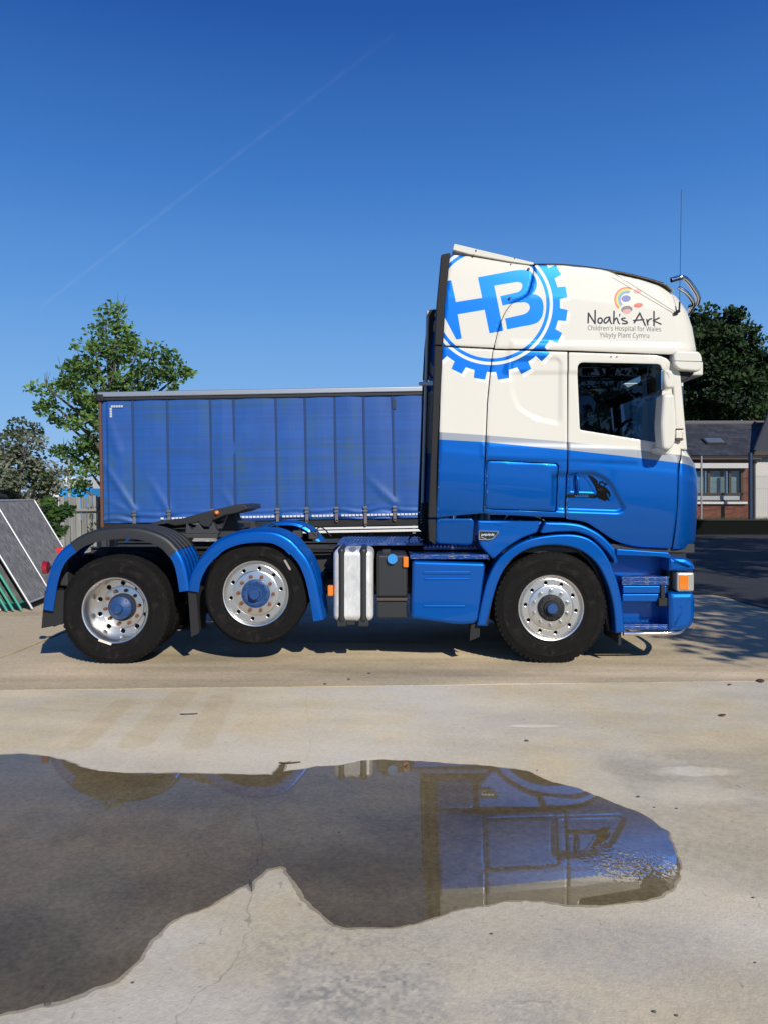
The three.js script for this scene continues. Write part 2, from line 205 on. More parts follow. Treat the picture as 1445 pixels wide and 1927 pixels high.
// ---------------------------------------------------------------- the tractor unit: paint
const BLUE = 'rgb(0,88,172)', CREAM = 'rgb(209,205,192)', SILVER = 'rgb(150,153,156)';
const LIV = { x: 760, y: 430, s: 640 };
const livUV = (s, y) => [(722.5 + s * S0 - LIV.x) / LIV.s, 1 - (928 - (y - EYE) * S0 - LIV.y) / LIV.s];
const gearPath = (c, dx, dy) => { const R0 = 131, R1 = 146, n = 20; c.beginPath(); for (let i = 0; i < n; i++) { const a = Math.PI / 2 + (i + .5) * 2 * Math.PI / n, q = [[-.5, R0], [-.29, R0], [-.235, R1], [.235, R1], [.29, R0], [.5, R0]]; for (const [f, r] of q) { const t = a + f * 2 * Math.PI / n; c.lineTo(925 + dx + r * Math.cos(t), 568 + dy + r * Math.sin(t)); } } c.closePath(); };
function livery(c, kind) { // kind: colour, or the share of metal flake in the paint
  const pick = (col, metal) => kind === 'colour' ? col : metal;
  const K = 2048 / LIV.s; c.setTransform(K, 0, 0, K, -LIV.x * K, -LIV.y * K);
  c.fillStyle = pick(CREAM, '#000'); c.fillRect(LIV.x, LIV.y, LIV.s, LIV.s);
  // gear badge with its white offset outline
  c.fillStyle = pick('rgb(226,226,222)', '#000'); gearPath(c, 5, 6); c.fill();
  c.fillStyle = pick('rgb(0,104,200)', '#555'); gearPath(c, 0, 0); c.fill();
  c.fillStyle = pick('rgb(218,216,206)', '#000'); c.beginPath(); c.arc(925, 568, 117.5, 0, 7); c.fill();
  c.fillStyle = pick('rgb(0,104,200)', '#555'); c.beginPath(); c.arc(925, 568, 111.5, 0, 7); c.fill();
  c.fillStyle = pick(CREAM, '#000'); c.beginPath(); c.arc(925, 568, 105, 0, 7); c.fill();
  const z = (a, b) => [820 + a / 5.558, 450 + b / 5.558];
  c.beginPath();
  const L = (a, b) => c.lineTo(...z(a, b)), Q = (a, b, d, e) => c.quadraticCurveTo(...z(a, b), ...z(d, e));
  c.moveTo(...z(447, 372)); L(800, 303); Q(960, 272, 1010, 310); Q(1085, 390, 1068, 470); Q(1055, 530, 1020, 552); Q(1130, 560, 1138, 680); Q(1140, 800, 1080, 850); Q(1040, 880, 930, 895); L(750, 931); L(730, 815); L(920, 772); Q(985, 750, 992, 700); Q(990, 640, 920, 642); L(830, 648); L(705, 677); L(680, 576); L(850, 537); Q(912, 520, 917, 460); Q(910, 418, 850, 424); L(620, 463); L(710, 945); L(565, 973); L(515, 722); L(230, 771); L(272, 1028); L(215, 1040); L(85, 790); L(60, 420); L(165, 404); L(212, 640); L(490, 595); c.closePath();
  c.fillStyle = pick('rgb(0,104,200)', '#555'); c.fill();
  // rainbow with plain patches of colour under it
  ['#cf5f5a', '#dd944e', '#e3cc56', '#86bb74', '#669acb', '#8f7dba'].forEach((col, i) => { c.strokeStyle = pick(col, '#000'); c.lineWidth = 2.1; c.beginPath(); c.arc(1184, 560, 23.5 - i * 2, 2.35, 5.1); c.stroke(); });
  for (const [x, y, rx, ry, col] of [[1182, 558, 9, 6.5, '#6f74a4'], [1204, 544, 8, 4.5, '#d99f95'], [1196, 553, 3, 8, '#e6d9b8'], [1205, 571, 9, 4.5, '#c96350'], [1183, 579, 11, 7, '#857a78'], [1183, 583, 8, 5, '#cf9d95']]) { c.fillStyle = pick(col, '#000'); c.beginPath(); c.ellipse(x, y, rx, ry, -.15, 0, 7); c.fill(); }
  // brush lettering
  const q = (a, b) => [1095 + a / 8.757, 570 + b / 8.757], INK = 'rgb(24,25,27)';
  c.strokeStyle = pick(INK, '#000'); c.lineCap = c.lineJoin = 'round';
  const stroke = (w, ...pts) => { c.lineWidth = w; c.beginPath(); c.moveTo(...q(...pts[0])); for (let i = 1; i < pts.length - 1; i++) { const m = [(pts[i][0] + pts[i + 1][0]) / 2, (pts[i][1] + pts[i + 1][1]) / 2]; c.quadraticCurveTo(...q(...pts[i]), ...q(...m)); } c.lineTo(...q(...pts[pts.length - 1])); c.stroke(); };
  const hard = (w, ...pts) => { c.lineWidth = w; c.beginPath(); pts.forEach((p, i) => (i ? c.lineTo(...q(...p)) : c.moveTo(...q(...p)))); c.stroke(); };
  hard(3, [122, 305], [130, 142], [238, 318], [242, 98]);
  c.lineWidth = 2.9; c.beginPath(); c.ellipse(...q(322, 268), 4.0, 5.2, .2, 0, 7); c.stroke();
  stroke(2.9, [484, 210], [425, 208], [380, 270], [400, 318], [450, 290], [484, 215]); hard(2.9, [484, 215], [490, 280], [510, 318]);
  hard(2.9, [557, 112], [548, 318]); stroke(2.9, [550, 285], [585, 215], [612, 235], [618, 290], [642, 318]);
  hard(2.2, [652, 160], [647, 190]);
  stroke(2.9, [738, 225], [675, 228], [690, 262], [780, 285], [770, 318], [695, 318]);
  hard(3.1, [892, 302], [985, 140], [1074, 348]); hard(2.9, [880, 266], [1048, 250]);
  hard(3, [1102, 250], [1116, 338]); stroke(2.9, [1114, 300], [1135, 245], [1180, 235]);
  hard(3, [1222, 115], [1219, 350]); hard(2.9, [1308, 222], [1208, 268], [1334, 325]);
  c.fillStyle = pick('rgb(70,70,68)', '#000'); c.textBaseline = 'alphabetic';
  const text = (t, x, y, w, size) => { c.save(); c.translate(x, y); c.rotate(.016); c.font = size + 'px sans-serif'; const m = c.measureText(t).width; c.scale(w / m, 1); c.fillText(t, 0, 0); c.restore(); };
  text("Children's Hospital for Wales", 1107.5, 618.5, 140.5, 12.5); text('Ysbyty Plant Cymru', 1130.5, 631.8, 95, 12.5);
  // waist stripe and blue lower half
  const belt = (dy) => [[740, 805.5 + dy], [826, 813 + dy], [914, 819 + dy], [1068, 831.5 + dy], [1170, 843 + dy], [1276, 856 + dy], [1330, 866 + dy]];
  c.fillStyle = pick(SILVER, '#888'); c.beginPath(); for (const p of belt(0)) c.lineTo(...p); c.lineTo(1410, 1100); c.lineTo(740, 1100); c.fill();
  c.fillStyle = pick(BLUE, '#a0a0a0'); c.beginPath(); for (const p of [[740, 821], [826, 827], [914, 832], [1068, 847], [1170, 858], [1276, 871], [1320, 884], [1330, 889]]) c.lineTo(...p); c.lineTo(1410, 1100); c.lineTo(740, 1100); c.fill();
  if (kind === 'colour') { const o = seed; seed = 5; for (let i = 0; i < 90; i++) { c.fillStyle = 'rgba(120,105,80,' + rr(.05, .2) + ')'; const x = rr(830, 1300), y = rr(480, 1030); c.fillRect(x, y, rr(.3, 1.2), rr(.3, 1.6)); } for (const [x, y0, n] of [[914, 840, 30], [1068, 880, 26], [823, 850, 18]]) for (let i = 0; i < n; i++) { c.fillStyle = 'rgba(205,205,200,.8)'; c.fillRect(x + rr(-2, 2), y0 + rr(0, 120), rr(.4, 1), rr(.5, 2.4)); } seed = o; }
}
const paint = { roughness: .38, clearcoat: .55, clearcoatRoughness: .03, specularIntensity: .35 };
M.livery = phys(0xffffff, { ...paint, map: painting(2048, 2048, (c) => livery(c, 'colour')), metalness: 1, metalnessMap: painting(2048, 2048, (c) => livery(c, 'metal'), false) });
M.blue = phys(BLUE, { ...paint, metalness: .62 });
M.cream = phys(CREAM, { ...paint });
M.rubber = std(lin(.010, .010, .011), .8); M.plastic = std(lin(.017, .018, .019), .5); M.black = std(lin(.008, .008, .009), .7);
M.tyre = phys(0xffffff, { roughness: .85, specularIntensity: .35, map: texture(512, 512, (u, v) => { const a = fbm(nB, u * 32, v * 32, 4), d = sstep(.6, .8, fbm(nA, u * 40, v * 30 + 7, 4)), l = 18 + (a - .5) * 12 + 12 * d; return [l + 2 + 3 * d, l + 1, l]; }), bumpMap: grit, bumpScale: .001 });
M.alloy = std(lin(.74, .73, .71), .26, 1); M.castAlloy = std(lin(.62, .61, .59), .42, 1); M.chrome = std(lin(.8, .8, .8), .07, 1);
M.steel = std(lin(.05, .05, .05), .6, .3); M.frame = std(lin(.030, .030, .031), .7, .1); M.rust = std(lin(.12, .055, .032), .85); M.grease = std(lin(.018, .017, .016), .5);
M.hubBlue = std(lin(.008, .05, .17), .5); M.amber = phys(lin(.72, .18, .006), { roughness: .15, clearcoat: 1 }); M.redLens = phys(lin(.26, .006, .010), { roughness: .2, clearcoat: 1 });
M.clear = phys(lin(.34, .33, .29), { roughness: .12, clearcoat: 1 });
M.glass = phys(lin(.22, .28, .28), { transmission: 1, thickness: 0, roughness: 0, ior: 1.5 });
M.screen = phys(lin(.30, .44, .44), { transmission: 1, thickness: 0, roughness: 0, ior: 1.5 });
M.trim = std(lin(.035, .037, .04), .8); M.greyWall = std(lin(.22, .23, .24), .6);
M.tank = std(0xffffff, .42, .4, { map: texture(256, 512, (u, v) => { const a = fbm(nA, u * 60, v * 6, 4), b = fbm(nB, u * 8, v * 8, 4), l = 216 + (a - .5) * 26 + (b - .5) * 44; return [l, l - 1, l - 5]; }) });
M.blueWorn = phys(0xffffff, { ...paint, metalness: .3, map: texture(512, 512, (u, v) => { const a = fbm(nA, u * 20, v * 20, 4), s = nB(u * 128, v * 128); return a > .66 || s > .975 ? [150, 150, 146] : a > .62 ? [50, 50, 56] : [2, 66, 140]; }) });

// ---------------------------------------------------------------- the tractor unit: body
const truck = thing('tractor_unit', 'blue and cream three-axle tractor unit with a gear badge on its high sleeper cab', 'truck', [0, 0, -1.25]);
const T = (name, geo, mat, parent = truck) => mesh(name, geo, mat, parent);
const onePart = (name) => { const g = new THREE.Group(); g.name = name; truck.add(g); return g; };
const crease = (x) => Y(862 + (x * S0 + 722.5 - 915) * .095);
const table = (rows) => (v) => { if (v <= rows[0][0]) return rows[0][1]; for (let i = 1; i < rows.length; i++) if (v <= rows[i][0]) { const t = (v - rows[i - 1][0]) / (rows[i][0] - rows[i - 1][0]); return rows[i - 1][1] + (rows[i][1] - rows[i - 1][1]) * t; } return rows[rows.length - 1][1]; };
const frontX = table([[Y(1060), 3.02], [Y(1020), 3.09], [Y(900), 3.10], [Y(872), 3.07], [Y(850), 3.0], [Y(700), 2.90], [Y(664), 3.10], [Y(655), 3.125], [Y(610), 3.09], [Y(575), 3.03], [Y(548), 2.94], [Y(530), 2.82], [Y(519), 2.66], [Y(507), 2.40]]);
const CR = .30, CD = .42;   // front corners: how far they run along the side, and how deep they turn
function sideZ(x, y) {
  const c = crease(x); let z = 0;
  if (y > c) z -= .045 * (y - c) * sstep(0, .06, y - c); else { const d = c - y; z -= .01 * d + .20 * Math.max(0, d - .16) ** 2; }
  const r = Y(558 + .12 * Math.max(0, x * S0 + 722.5 - 1060)); if (y > r) z -= .05 * (y - r) * sstep(0, .03, y - r);
  if (y > Y(650)) z -= .22 * Math.max(0, y - Y(520)) ** 2;
  return z;
}
const emboss = [
  pressed(roundPoly([P(964, 674), P(1056, 673), P(1054, 797), P(1012, 788), P(975, 768), P(964, 735)], .06), -.014, .014),
  pressed(roundPoly([P(1040, 893), P(1118, 890), P(1146, 905), P(1176, 958), P(1165, 964), P(1040, 960)], .05), -.028, .018),
  pressed([P(963, 641), P(1300, 648), P(1300, 700), P(950, 700)], .012, .016),
  pressed(roundPoly([P(905, 835), P(1200, 842), P(1200, 871), P(905, 861)], .02), .004, .02),
];
function cabMap(s, y) {
  const xf = frontX(y), xc = xf - CR; let x = s, turn = 0;
  if (s > xc) { const th = Math.min(1, (s - xc) / CR) * Math.PI / 2; x = xc + CR * Math.sin(th); turn = CD * (1 - Math.cos(th)); }
  let z = sideZ(x, y) - turn; for (const e of emboss) z += e(s, y);
  return [x, y, z];
}
const farMap = (s, y) => { const p = cabMap(s, y); return [p[0], p[1], -2.5 - p[2]]; };
const skin = (pts, o = {}) => panel(pts, { map: cabMap, uv: livUV, g: .018, ...o });
const px = (...a) => a.map((p) => P(...p));
const seam = (o) => new THREE.CatmullRomCurve3([[1008, 497], [1006.8, 508], [1002, 530], [995, 549], [984, 558], [966, 567], [953, 583], [944, 602], [936, 628], [932, 645]].map(([a, b]) => new THREE.Vector3(a + o, b, 0)), false, 'centripetal').getPoints(36).map((v) => [v.x, v.y]);
const outlines = {
  roof: px([1010, 493], [1014, 490], [1060, 491.5], [1120, 497.5], [1180, 507.5], [1230, 519.5], [1262, 530], [1285, 550], [1297, 577], [1305, 611], [1311, 653], [1300, 661], [1262, 665], [1240, 664], [1070, 657.5], [932, 653.5], ...seam(.7).reverse()),
  sleeper: px([929, 657], [1068.5, 661], [1067, 850], [1063, 974], [1000, 972], [911, 966], [912, 900], [915, 830], [918, 760], [924, 700]),
  deflectorTop: px([848, 471], [885, 475], [960, 488], [1006, 494], ...seam(-.7), [929, 652], [834, 647.5], [838, 570]),
  deflector: px([833.5, 651], [928, 655.5], [922, 699], [916, 759], [913, 829], [910, 900], [909, 966], [821.5, 974], [824, 900], [827, 800], [830, 720]),
  deflectorFoot: roundPoly(px([820.5, 976.5], [893, 976.5], [890, 1028], [819, 1024]), .05),
  corner: px([1277.5, 846], [1290, 847], [1318, 850], [1330, 853], [1330, 1033], [1312, 1037], [1270.5, 1034], [1275, 960]),
};
const win = roundPoly(px([1087, 680], [1246, 683.5], [1248, 700], [1242, 833.5], [1091, 808.5]), [.07, .07, .02, .02, .02]);
const doorOuter = roundPoly(px([1071.5, 661.5], [1240, 667], [1262, 675], [1268, 720], [1275.5, 845], [1273.5, 960], [1267.5, 1033], [1200, 1030], [1163, 1021], [1134, 1002], [1105, 983], [1085, 979], [1065.5, 977], [1068, 900]), [.01, .05, .05, .02, .02, .02, .03, .1, .2, .3, .2, .05, .02, 0]);
// the door skin goes round its window: joined to the hole along one cut
const ring = (outer, hole) => { let bi = 0, bj = 0, bd = 1e9; outer.forEach((a, i) => hole.forEach((b, j) => { const d = Math.hypot(a[0] - b[0], a[1] - b[1]); if (d < bd) { bd = d; bi = i; bj = j; } })); const o = [...outer.slice(bi), ...outer.slice(0, bi)], h = [...hole.slice(bj), ...hole.slice(0, bj)].reverse(); return [...o, o[0], h[h.length - 1], ...h]; };
const ccw = (p) => { let a = 0; for (let i = 0, j = p.length - 1; i < p.length; j = i++) a += p[j][0] * p[i][1] - p[i][0] * p[j][1]; return a > 0 ? p : [...p].reverse(); };
const hatch = roundPoly(px([915.5, 867], [1049, 873.5], [1047, 962], [914, 957]), .035);
const sleeperSkin = skin(ring(ccw(outlines.sleeper), ccw(roundPoly(px([913.9, 865.2], [1050.8, 871.8], [1048.8, 963.8], [912.4, 958.8]), .037))), { edge: .004 });
for (const far of [0, 1]) {
  const o = far ? { map: farMap } : {}, mat = far ? M.livery : M.livery;
  T('roof_side', skin(outlines.roof, o), mat); T('sleeper_panel', far ? skin(outlines.sleeper, o) : sleeperSkin, mat);
  const def = T('air_deflector', skin(outlines.deflector, o), mat); T('air_deflector', skin(outlines.deflectorTop, o), mat); T('air_deflector', skin(outlines.deflectorFoot, o), M.blue);
  const door = T('door', skin(ring(ccw(doorOuter), ccw(win)), { ...o, edge: .004, g: .015 }), mat);
  T('window_pane', panel(roundPoly(px([1085, 678], [1248, 681.5], [1250, 700], [1244, 836], [1089, 811]), .05), { map: (s, y) => { const p = (far ? farMap : cabMap)(s, y); p[2] += far ? .022 : -.022; return p; }, g: .06, t: .004, edge: 0 }), M.glass, door);
  T('corner_panel', skin(outlines.corner, { ...o, t: .03 }), mat);
}
const HX = (h) => T('locker_hatch', skin(hatch, { edge: .006 }), M.livery); HX();
// rubber edging of the deflectors, near and far
for (const f of [(z) => z, (z) => -2.5 - z]) {
  const strip = (pts, z0, z1) => slab(roundPoly(px(...pts), .012), f(z0), f(z1), .008);
  T('rubber_edging', strip([[831, 474], [848, 470.5], [838, 570], [833, 647], [818, 646], [822, 570]], -.075, -.17), M.rubber);
  T('rubber_edging', strip([[818, 649], [833, 650], [829.5, 720], [826.5, 800], [823.5, 900], [821, 974], [806, 975], [811, 850]], -.045, -.16), M.rubber);
  T('rubber_edging', strip([[805.5, 978], [820, 978], [819, 1026], [807, 1018]], -.03, -.15), M.rubber);
}
// roof spoiler strip, roof skin, rear wall, floor, front
T('roof_spoiler', slab(roundPoly(px([856, 451.5], [1008, 487.5], [1007, 492.5], [960, 485.5], [885, 471.5], [853, 463]), .008), -.108, -2.39, .006), M.cream);
{
  const prof = px([1000, 489], [1060, 489.5], [1120, 495.5], [1180, 505.5], [1230, 517.5], [1262, 528], [1276, 540]), pos = [], idx = [], nz = 16;
  prof.forEach(([x, y]) => { for (let j = 0; j <= nz; j++) { const t = j / nz, w = Math.sin(Math.PI * t); pos.push(x + .10 * w * Math.max(0, (x - 2.2)), y + .05 * Math.sqrt(w) - .012, -.10 - 2.3 * t); } });
  for (let i = 0; i < prof.length - 1; i++) for (let j = 0; j < nz; j++) { const a = i * (nz + 1) + j, b = a + nz + 1; idx.push(a, a + 1, b + 1, a, b + 1, b); }
  const g = new THREE.BufferGeometry(); g.setAttribute('position', new THREE.Float32BufferAttribute(pos, 3)); g.setIndex(idx); g.computeVertexNormals(); T('roof', g, M.cream);
  T('roof_gasket', tube(px([1008, 489.5], [1060, 490], [1120, 496], [1180, 506], [1230, 518], [1256, 526]).map(([x, y]) => [x, y - .002, -.115]), .004), M.black);
}
T('rear_wall', box(X(922), X(926), .98, Y(510), -2.32, -.18), M.greyWall);
for (let k = 0; k < 4; k++) T('wall_rib', box(X(915), X(921.5), 1.1, Y(530), -.42 - k * .55, -.36 - k * .55, .008), M.greyWall);
T('cab_floor', box(X(926.5), 2.98, 1.06, 1.14, -2.40, -.10), M.trim);
const across = (y0, y1, dx = 0) => (s, y) => { const u = (s + 1.25) / .83; return [frontX(y) + dx + .10 * (1 - u * u), y, s]; };
const frontPanel = (y0, y1, mat, name, dx = 0) => { const m = across(y0, y1, dx), pos = [], idx = [], nz = 20, ny = 14; for (let i = 0; i <= ny; i++) for (let j = 0; j <= nz; j++) pos.push(...m(-.42 - 1.66 * j / nz, y0 + (y1 - y0) * i / ny)); for (let i = 0; i < ny; i++) for (let j = 0; j < nz; j++) { const a = i * (nz + 1) + j, b = a + nz + 1; idx.push(a, b, b + 1, a, b + 1, a + 1); } const g = new THREE.BufferGeometry(); g.setAttribute('position', new THREE.Float32BufferAttribute(pos, 3)); g.setIndex(idx); g.computeVertexNormals(); return T(name, g, mat); };
frontPanel(Y(1036), Y(852), M.blue, 'front_panel'); const screen = frontPanel(Y(850), Y(690), M.screen, 'windscreen'); frontPanel(Y(664), Y(530), M.cream, 'roof_front');
T('wiper_cowl', box(2.93, 3.04, Y(853), Y(847), -2.08, -.42), M.black);
for (let k = 0; k < 5; k++) T('grille_slat', box(3.10, 3.165, 1.12 + k * .16, 1.22 + k * .16, -1.85, -.65, .02), M.plastic);
// front pillar, green edge of the windscreen
for (const f of [(z) => z, (z) => -2.5 - z]) {
  T('front_pillar', slab(roundPoly(px([1263.5, 676], [1284, 700], [1297, 846], [1278, 844.5], [1270, 720]), .01), f(-.055), f(-.16), .012), M.cream);
  T('screen_edge', slab(px([1286, 700], [1293, 700], [1306, 850], [1299.5, 847]), f(-.17), f(-.40), .004), std(lin(.012, .05, .05), .12));
}
// sun visor with its cream side caps
for (const f of [(z) => z, (z) => -2.5 - z]) {
  const cap = T('visor_cap', slab(roundPoly(W3(0, 0, 0) && [[1264, 668], [1270, 661], [1312, 662], [1318, 672], [1319, 692], [1312, 700], [1275, 697], [1265, 688]].map(([a, b]) => W3(a, b, -.02).slice(0, 2)), .03), f(.015), f(-.30), .02), M.cream);
  T('visor_seam', slab([[1266, 679.6], [1318.6, 681.2], [1318.6, 682.2], [1266, 680.6]].map(([a, b]) => W3(a, b, -.02).slice(0, 2)), f(.0165), f(-.02), 0), M.plastic, cap);
}
T('sun_visor', slab(roundPoly(px([1270, 698], [1312, 700], [1290, 716], [1278, 712]), .02), -.06, -2.44, .01), M.black);
T('visor_band', box(3.0, 3.16, Y(697), Y(668), -2.18, -.32, .02), M.cream);
// inside of the cab
T('dashboard', slab(roundPoly(px([1200, 850], [1225, 826], [1290, 838], [1300, 900], [1300, 1000], [1230, 1000]), .05), -.14, -2.36, .02), M.trim);
{ const wheel = new THREE.TorusGeometry(.225, .017, 10, 40); wheel.rotateX(Math.PI / 2); wheel.rotateZ(.95); wheel.translate(X(1196), Y(815), -.62); const col = rod([X(1196), Y(815), -.62], [X(1240), Y(868), -.62], .035); T('steering_wheel', join([wheel, col, bar([X(1196) - .13, Y(815) + .18, -.62], [X(1196) + .13, Y(815) - .18, -.62], .03)]), M.trim); }
for (const z of [-.62, -1.88]) { T('seat', join([box(X(1080), X(1160), 1.55, 1.75, z - .25, z + .25, .06), box(X(1085), X(1115), 1.70, 2.45, z - .24, z + .24, .05), box(X(1090), X(1112), 2.46, 2.70, z - .14, z + .14, .05)]), std(lin(.05, .055, .06), .9)); }
T('door_seal', slab(px([926, 650], [1262, 658], [1264, 676], [926, 664]), -.10, -.13), M.black);
T('headlining', box(X(930), 2.86, Y(668), Y(664), -2.36, -.12), M.trim);
T('bunk', box(X(930), X(1060), 1.5, 1.75, -2.36, -.2, .04), M.trim);
T('sun_curtain', box(X(1078), X(1094), Y(800), Y(690), -2.3, -2.26), std(lin(.2, .25, .26), .9));
{ const t = new THREE.TorusGeometry(.075, .008, 8, 30); t.scale(1.15, .85, 1); t.rotateZ(.5); t.translate(X(1194), Y(766), -1.95); T('mirror_glass', t, M.castAlloy); }
// door mirrors
const mz = .20;
for (const side of [0, 1]) {
  const f = side ? (z) => -2.5 - z : (z) => z, M3 = (pts, z) => pts.map(([a, b]) => W3(a, b, mz).slice(0, 2));
  const big = T('door_mirror', slab(roundPoly(M3([[1244, 742], [1266, 741], [1270, 790], [1267, 836], [1258, 848], [1243, 846], [1240, 800]]), .035), f(mz + .04), f(-.02 + .06), .03), M.cream);
  T('door_mirror', slab(roundPoly(M3([[1246, 694], [1262, 697], [1268, 715], [1268, 731], [1250, 732], [1246, 715]]), .03), f(mz + .03), f(.03), .025), M.cream);
  T('mirror_foot', slab(roundPoly(M3([[1238, 842], [1256, 838], [1266, 846], [1258, 856], [1242, 852]]), .02), f(mz - .03), f(-.03), .02), M.cream, big);
  T('mirror_glass', slab(M3([[1243.5, 697], [1246, 697], [1246, 735], [1243.5, 732]]), f(mz), f(.06), .002), M.chrome);
  const hinge = T('mirror_hinge', box(X(1270), X(1282), Y(825), Y(810), Math.min(f(.02), f(-.06)), Math.max(f(.02), f(-.06)), .008), M.cream); T('hinge_pin', join([rod([X(1284), Y(829), f(-.03)], [X(1284), Y(806), f(-.03)], .009), box(X(1271), X(1284), Y(809.5), Y(806.5), Math.min(f(.015), f(-.06)), Math.max(f(.015), f(-.06))), box(X(1271), X(1284), Y(828), Y(825.5), Math.min(f(.015), f(-.06)), Math.max(f(.015), f(-.06)))]), M.rust, hinge);
}
// handle, emblem and small fittings on the near side
const onSide = (s, y, dz = .003) => { const p = cabMap(s, y); p[2] += dz; return p; };
M.foil = std(lin(.10, .10, .085), .12, 1); M.inkFoil = std(lin(.012, .012, .010), .15, .6);
{
  const hs = roundPoly(px([1071, 892], [1098, 894.5], [1108, 905], [1123, 929], [1071, 927]), .012);
  T('handle_bowl', panel(hs, { map: (s, y) => { const p = onSide(s, y, .004); p[2] -= .02 * sstep(0, .05, polyDist(s, y, hs)); return p; }, g: .008, t: .01, edge: 0 }), M.blue);
  T('door_handle', tube([[X(1084), Y(893), -.012], [X(1085), Y(900), .012], [X(1087), Y(912), .014], [X(1087), Y(922), .008], [X(1086), Y(927), -.02]], .014, 10), M.blue);
  // the emblem: an eagle-headed beast with a crown, cut from dark foil, and its name strip
  const e = (a, b) => P(1050 + a / 12.04, 870 + b / 12.04), dz = (s, y) => onSide(s, y, .003);
  const decal = (pts, mat, name, lift) => panel(pts.map(([a, b]) => e(a, b)), { map: (s, y) => onSide(s, y, lift), g: .012, t: .0015, edge: 0 });
  const beak = [[665, 285], [760, 310], [860, 370], [920, 440], [900, 470], [1000, 520], [1100, 570], [1180, 660], [1205, 750], [1180, 800], [1160, 730], [1100, 690], [1140, 780], [1190, 880], [1120, 850], [1080, 880], [980, 840], [900, 790], [850, 810], [750, 815], [860, 740], [890, 690], [850, 560], [780, 440], [720, 350]];
  const emb = T('emblem', decal(beak, M.inkFoil, 'e', .004), M.inkFoil);
  T('emblem_crown', decal([[930, 470], [950, 420], [985, 440], [1020, 415], [1045, 455], [1085, 470], [1145, 485], [1090, 530], [1040, 545], [1060, 490], [1010, 460], [960, 490]], M.inkFoil, 'c', .004), M.inkFoil, emb);
  for (const q of [[[880, 610], [960, 580], [1030, 620], [980, 650], [900, 640]], [[1000, 720], [1060, 740], [1100, 830], [1020, 790]], [[890, 700], [950, 720], [930, 790], [880, 780]]]) T('emblem_feather', decal(q, M.foil, 'f', .0065), M.foil, emb);
  const strip = painting(256, 40, (c) => { c.fillStyle = '#20261f'; c.fillRect(0, 0, 256, 40); c.fillStyle = '#3f78b8'; c.font = 'bold 34px sans-serif'; c.fillText('SCANIA', 74, 32); });
  T('name_strip', planeUV(panel([e(195, 718), e(850, 728), e(850, 808), e(195, 800)], { map: (s, y) => onSide(s, y, .0035), g: .02, t: .001, edge: 0 }), (x, y) => [(x - e(195, 0)[0]) / (e(850, 0)[0] - e(195, 0)[0]), (y - e(0, 808)[1]) / (e(0, 718)[1] - e(0, 808)[1])]), std(0xffffff, .2, .4, { map: strip }));
  for (const [a, b, r] of [[997, 501, .012], [960, 558, .013], [896, 468, .008], [969, 483, .006]]) { const g = new THREE.CylinderGeometry(r, r, .02, 14); g.rotateX(Math.PI / 2); const p = onSide(...P(a, b), .004); g.translate(p[0], p[1], p[2] + (b < 490 ? .06 : 0)); T('fixing_bolt', g, M.steel); }
  for (const a of [1151, 1162]) { const g = new THREE.CylinderGeometry(.006, .006, .01, 10); g.rotateX(Math.PI / 2); g.translate(...onSide(...P(a, 670), .002)); T('bolt', g, M.black); }
}
// lamp bar over the windscreen, aerials
T('lamp_bar', join([tube([W3(1262, 527, -.35), W3(1285, 523, -.35), W3(1302, 540, -.38), W3(1313, 562, -.42), W3(1309, 575, -.46)], .026, 12), tube([W3(1276, 541, -.30), W3(1292, 552, -.30), W3(1304, 572, -.34), W3(1296, 577, -.4)], .02, 12), tube([W3(1313, 562, -.42), [3.22, 3.46, -1.25], [3.1, 3.48, -2.1]], .026, 10)]), M.chrome);
{ const b = onSide(...P(1274, 586), .012), k = rod([b[0] - .025, b[1] - .01, b[2]], [b[0] + .02, b[1] + .02, b[2] + .02], .016); T('aerial', join([k, rod([b[0] + .015, b[1] + .01, b[2] + .02], [b[0] + .02, b[1] + .10, b[2] + .02], .009), rod([b[0] + .02, b[1] + .10, b[2] + .02], [X(1290), Y(347), b[2] - .05], .0032, .0022), rod([b[0] - .01, b[1], b[2] + .01], [X(1160), Y(512), b[2] + .0], .0024, .0018)]), M.black); }

// ---------------------------------------------------------------- the tractor unit: wheels
function tyreGeo(R, w, groove = 4) { // axis along z, outer face at z = 0, going back to -w
  const p = [[.296, -.03], [.302, -.012], [.318, -.006], [.335, -.010], [.36, .000], [.362, .003], [.368, .003], [.37, .001], [.42, .004], [.455, .002], [.458, .005], [.464, .005], [.467, .001], [.49, -.006], [R - .022, -.014], [R - .018, -.018], [R - .006, -.030], [R - .001, -.042]];
  const a = -.045, b = -w + .045, n = groove; for (let i = 0; i < n; i++) { const z = a + (b - a) * (i + .75) / (n + .5); p.push([R, z + .008], [R - .012, z + .005], [R - .012, z - .005], [R, z - .008]); }
  p.push([R - .001, -w + .042], [R - .02, -w + .015], [.45, -w], [.32, -w + .01], [.296, -w + .03]);
  const g = new THREE.LatheGeometry(p.map(([r, z]) => new THREE.Vector2(r, z)), 120); g.rotateX(Math.PI / 2);
  const q = g.attributes.position; for (let i = 0; i < q.count; i++) { const y = q.getY(i); if (y < -(R - .014)) q.setY(i, -(R - .014)); }
  g.computeVertexNormals();
  const lugs = [clean(g)], N = 64; for (let i = 0; i < N; i++) for (const zz of [-.034, -w + .034]) { const l = new THREE.BoxGeometry(.032, .016, .036); l.translate(0, R - .010, zz); l.rotateZ(i * 2 * Math.PI / N + .02); lugs.push(clean(l)); }
  const all = mergeGeometries(lugs), p2 = all.attributes.position; for (let i = 0; i < p2.count; i++) if (p2.getY(i) < -(R - .014)) p2.setY(i, -(R - .014)); return all;
}
